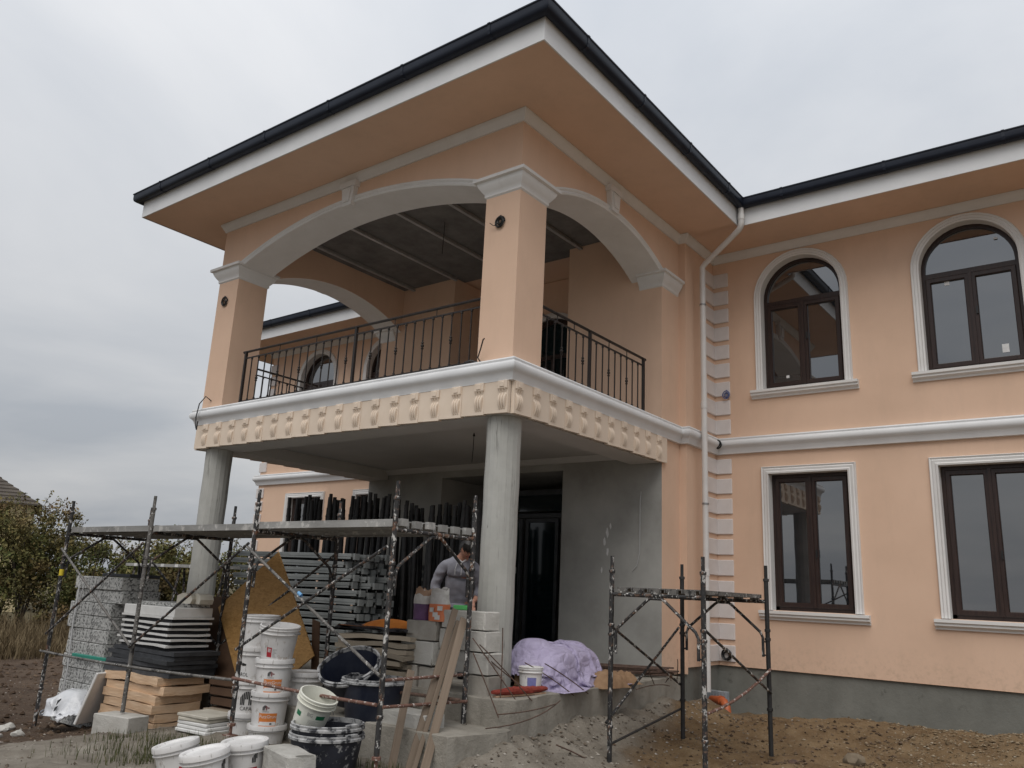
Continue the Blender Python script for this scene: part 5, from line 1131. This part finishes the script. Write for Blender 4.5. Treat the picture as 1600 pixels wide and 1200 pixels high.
# drain parts at the wall foot
pp_ = empty('drain_pipe', (.50, 5.05, -.52), (0, 0, R_(-35)), label='orange plastic pipe elbow poking out of the sand at the wall corner', cat='pipe')
G().tube([(-.30, 0, .03), (-.05, 0, .05), (.06, 0, .035), (.12, 0, -.03), (.14, 0, -.11)], .062, 14, cap=False).build('bend', 'pvc_orange', pp_, 50); G().tube([(-.06, 0, .05), (-.0, 0, .048)], .072, 14).build('socket', 'pvc_orange', pp_, 50)
gr = empty('drain_channel', (.30, 5.35, -.56), (0, 0, R_(-8)), label='short grey plastic drain channel standing at the wall corner', cat='drain')
G().bevbox(-.18, .18, -.05, .05, 0, .20, .006).build('body', 'grey_plastic', gr)
for i in range(7): G().box(-.165+i*.053, -.150+i*.053, -.06, -.0505, .01, .19).build('rib', 'grey_plastic', gr)

# ------------------------------------------------------------------ PERSON
def skin_mesh(nodes, edges, sub=2):
    me = bpy.data.meshes.new('skel'); me.from_pydata([n[0] for n in nodes], edges, []); ob = bpy.data.objects.new('skel', me); col.objects.link(ob)
    ob.modifiers.new('s', 'SKIN'); 
    for i, n in enumerate(nodes):
        r_ = n[1] if isinstance(n[1], tuple) else (n[1], n[1]); me.skin_vertices[0].data[i].radius = r_
    me.skin_vertices[0].data[0].use_root = True
    s_ = ob.modifiers.new('u', 'SUBSURF'); s_.levels = sub; s_.render_levels = sub
    m2 = bpy.data.meshes.new_from_object(ob.evaluated_get(bpy.context.evaluated_depsgraph_get()))
    V = [tuple(v.co) for v in m2.vertices]; F = [tuple(p.vertices) for p in m2.polygons]
    bpy.data.objects.remove(ob); bpy.data.meshes.remove(m2); bpy.data.meshes.remove(me); return V, F
# local frame: x to the viewer's right, -y towards the viewer, z up; the trunk bends forward above the hip
def bend(p):
    x, y, z = p; t = max(0, z-.92)*math.sin(R_(23)); return Vector((x+.03*max(0, z-.92), y-t, z-.02*max(0, z-.92)))
pr = empty('person', (-1.24, .66, -.085), (0, 0, math.atan2(.62, .785)), label='person in grey hoodie bending over the paper bags beside the near column', cat='person')
nodes = [((0, 0, .92), (.13, .09)), ((0, 0, 1.10), (.12, .085)), ((.0, .0, 1.28), (.13, .085)), ((.01, -.01, 1.42), (.09, .065)), ((.05, -.05, 1.50), .055), ((.07, -.08, 1.58), .075),
         ((-.20, -.01, 1.38), .062), ((-.29, .0, 1.13), .048), ((-.25, -.16, .96), .036), ((-.22, -.23, .92), .028),
         ((.21, -.02, 1.38), .062), ((.29, .0, 1.12), .048), ((.25, -.17, .97), .036), ((.22, -.24, .94), .028),
         ((-.10, .0, .84), .095), ((-.11, .01, .48), .062), ((-.11, .03, .09), .045), ((-.12, -.10, .04), .035),
         ((.10, .0, .84), .095), ((.11, .01, .48), .062), ((.11, .03, .09), .045), ((.12, -.10, .04), .035)]
nodes = [(tuple(bend(n[0])) if i < 6 or i in (6, 7, 10, 11) else n[0], n[1]) for i, n in enumerate(nodes)]
ed = [(0,1),(1,2),(2,3),(3,4),(4,5),(3,6),(6,7),(7,8),(8,9),(3,10),(10,11),(11,12),(12,13),(0,14),(14,15),(15,16),(16,17),(0,18),(18,19),(19,20),(20,21)]
g = G(); g.add(*skin_mesh(nodes, ed, 2))
# head with brow, nose, chin and ears, turned to the viewer's right and down
bm = bmesh.new(); bmesh.ops.create_uvsphere(bm, u_segments=28, v_segments=20, radius=1)
for v in bm.verts:
    x, y, z = v.co; k = Vector((x*.076, y*.098, z*.118))
    if z < 0: k.x *= 1-.28*z*z; k.y *= 1-.10*z*z
    if y < -.5:
        k.y -= .026*math.exp(-(x*x)/.02-((z+.15)**2)/.035) + .010*math.exp(-(x*x)/.25-((z-.18)**2)/.01) + .010*math.exp(-(x*x)/.06-((z+.75)**2)/.02) + .007*math.exp(-(x*x)/.05-((z+.50)**2)/.006)
        k.y += .012*(math.exp(-((x-.38)**2)/.03-((z-.03)**2)/.012)+math.exp(-((x+.38)**2)/.03-((z-.03)**2)/.012))
    if abs(x) > .93 and abs(z) < .3: k.x *= 1.16
    v.co = k
HM = Matrix.Translation(bend((.085, -.10, 1.605))) @ Matrix.Rotation(R_(30), 4, 'Z') @ Matrix.Rotation(R_(34), 4, 'X')
g.frombm(bm, HM)
for s in (-1, 1):
    hx = s*.22; hb = Vector((hx, -.24, .92 if s < 0 else .94)); hv = []
    g.add(*skin_mesh([(hb, (.026, .018)), (hb+Vector((0, -.035, -.035)), (.036, .018)), (hb+Vector((0, -.06, -.065)), (.038, .016))], [(0,1),(1,2)], 2))
    for k, (dx_, L) in enumerate(((-.028, .062), (-.009, .072), (.010, .067), (.028, .05))):
        b0 = hb+Vector((dx_, -.065, -.068)); g.tube([b0, b0+Vector((dx_*.15, -.028, -.022)), b0+Vector((dx_*.2, -.040, -.022-L*.55)), b0+Vector((dx_*.1, -.030, -.022-L))], [.0095, .009, .0085, .006], 7)
    b0 = hb+Vector((-s*.03, -.03, -.03)); g.tube([b0, b0+Vector((-s*.022, -.025, -.018)), b0+Vector((-s*.026, -.045, -.045))], [.012, .0105, .007], 7)
body = g.build('body', 'skin', pr, 60)
rm = body.modifiers.new('merge', 'REMESH'); rm.mode = 'VOXEL'; rm.voxel_size = .007; rm.use_smooth_shade = True
# hoodie, trousers, hair
nh = [((0, 0, .86), (.168, .128)), ((0, 0, .93), (.178, .136)), ((0, 0, 1.10), (.178, .138)), ((.0, -.01, 1.28), (.188, .138)), ((.01, -.015, 1.42), (.13, .105)), ((.03, -.02, 1.475), (.085, .085)),
      ((-.205, -.01, 1.375), .083), ((-.295, .0, 1.13), .070), ((-.255, -.155, .975), .056), ((.215, -.02, 1.375), .083), ((.295, .0, 1.12), .070), ((.255, -.165, .985), .056)]
nh = [(tuple(bend(n[0])) if i not in (8, 11) else n[0], n[1]) for i, n in enumerate(nh)]
V, F = skin_mesh(nh, [(0,1),(1,2),(2,3),(3,4),(4,5),(4,6),(6,7),(7,8),(4,9),(9,10),(10,11)], 3)
V = [(x+.016*(abs(mnoise.noise(Vector((x*7, y*7, z*11+x*9))))-.1), y+.026*(abs(mnoise.noise(Vector((x*6+z*5, y*5, z*9+3-x*6))))-.2), z) for x, y, z in V]
G().add(V, F).build('hoodie', 'hoodie', pr, 60)
G().sweep([(.0+.172*math.cos(t*math.pi/10), .132*math.sin(t*math.pi/10)) for t in range(20)], [(0, .83), (.012, .84), (.016, .87), (.012, .90), (0, .91)], XY, closed=True).build('hem', 'hoodie', pr, 40)
G().add(*skin_mesh([(bend((.03, .06, 1.46)), (.11, .06)), (bend((.03, .10, 1.40)), (.10, .05))], [(0,1)], 2)).build('hood', 'hoodie', pr, 60)
G().tube([bend(p) for p in ((.0, -.11, 1.46), (.045, -.115, 1.435), (.09, -.10, 1.47))], .012, 6).build('shirt_collar', 'white_shirt', pr, 50)
G().add(*skin_mesh([((0, 0, .90), (.165, .125)), ((-.10, .0, .82), .108), ((-.11, .01, .48), .08), ((-.11, .03, .10), .068), ((.10, .0, .82), .108), ((.11, .01, .48), .08), ((.11, .03, .10), .068)], [(0,1),(1,2),(2,3),(0,4),(4,5),(5,6)], 2)).build('trousers', 'trousers', pr, 60)
for s in (-1, 1): G().bevbox(s*.115-.05, s*.115+.05, -.17, .10, .001, .085, .025).build('shoe', 'trousers', pr, 50)
bm = bmesh.new(); bmesh.ops.create_uvsphere(bm, u_segments=32, v_segments=22, radius=1)
for v in bm.verts:
    x, y, z = v.co; n_ = mnoise.fractal(Vector((x*3, y*3, z*5)), 1., 2., 3); k = 1.09+.05*n_
    v.co = Vector((x*.083*k, y*.106*k, z*.126*k))
bmesh.ops.delete(bm, geom=[v for v in bm.verts if (v.co.y < -.035 and v.co.z < .045) or v.co.z < -.075 or (v.co.y < .02 and v.co.z < -.02)], context='VERTS')
G().frombm(bm, HM).build('hair', 'hair', pr, 60)
g = G()
for i in range(15):
    a = -1.25+i*.178; g.tube([HM @ Vector((.080*math.sin(a), -.098*math.cos(a)*.62-.02, .098)), HM @ Vector((.084*math.sin(a), -.112*math.cos(a)-.004, .055)), HM @ Vector((.080*math.sin(a), -.108*math.cos(a)-.002, .018-.012*(i % 3)))], [.016, .013, .005], 6)
g.build('fringe', 'hair', pr, 60)
for s in (-1, 1):
    G().tube([HM @ Vector((s*.046, -.082, .008)), HM @ Vector((s*.032, -.090, .010)), HM @ Vector((s*.018, -.092, .007))], [.003, .005, .003], 6).build('eye', 'hair', pr, 50)
    G().tube([HM @ Vector((s*.05, -.084, .026)), HM @ Vector((s*.033, -.096, .031)), HM @ Vector((s*.015, -.098, .027))], [.003, .005, .003], 6).build('eyebrow', 'hair', pr, 50)
    G().tube([bend(p) for p in ((s*.03+.01, -.135, 1.42), (s*.04, -.160, 1.34), (s*.038, -.165, 1.27))], .004, 5).build('drawstring', 'white_shirt', pr, 50)
G().tube([HM @ Vector((-.024, -.086, -.060)), HM @ Vector((0, -.097, -.058)), HM @ Vector((.024, -.086, -.060))], [.003, .005, .003], 6).build('mouth', 'print_darkred', pr, 50)
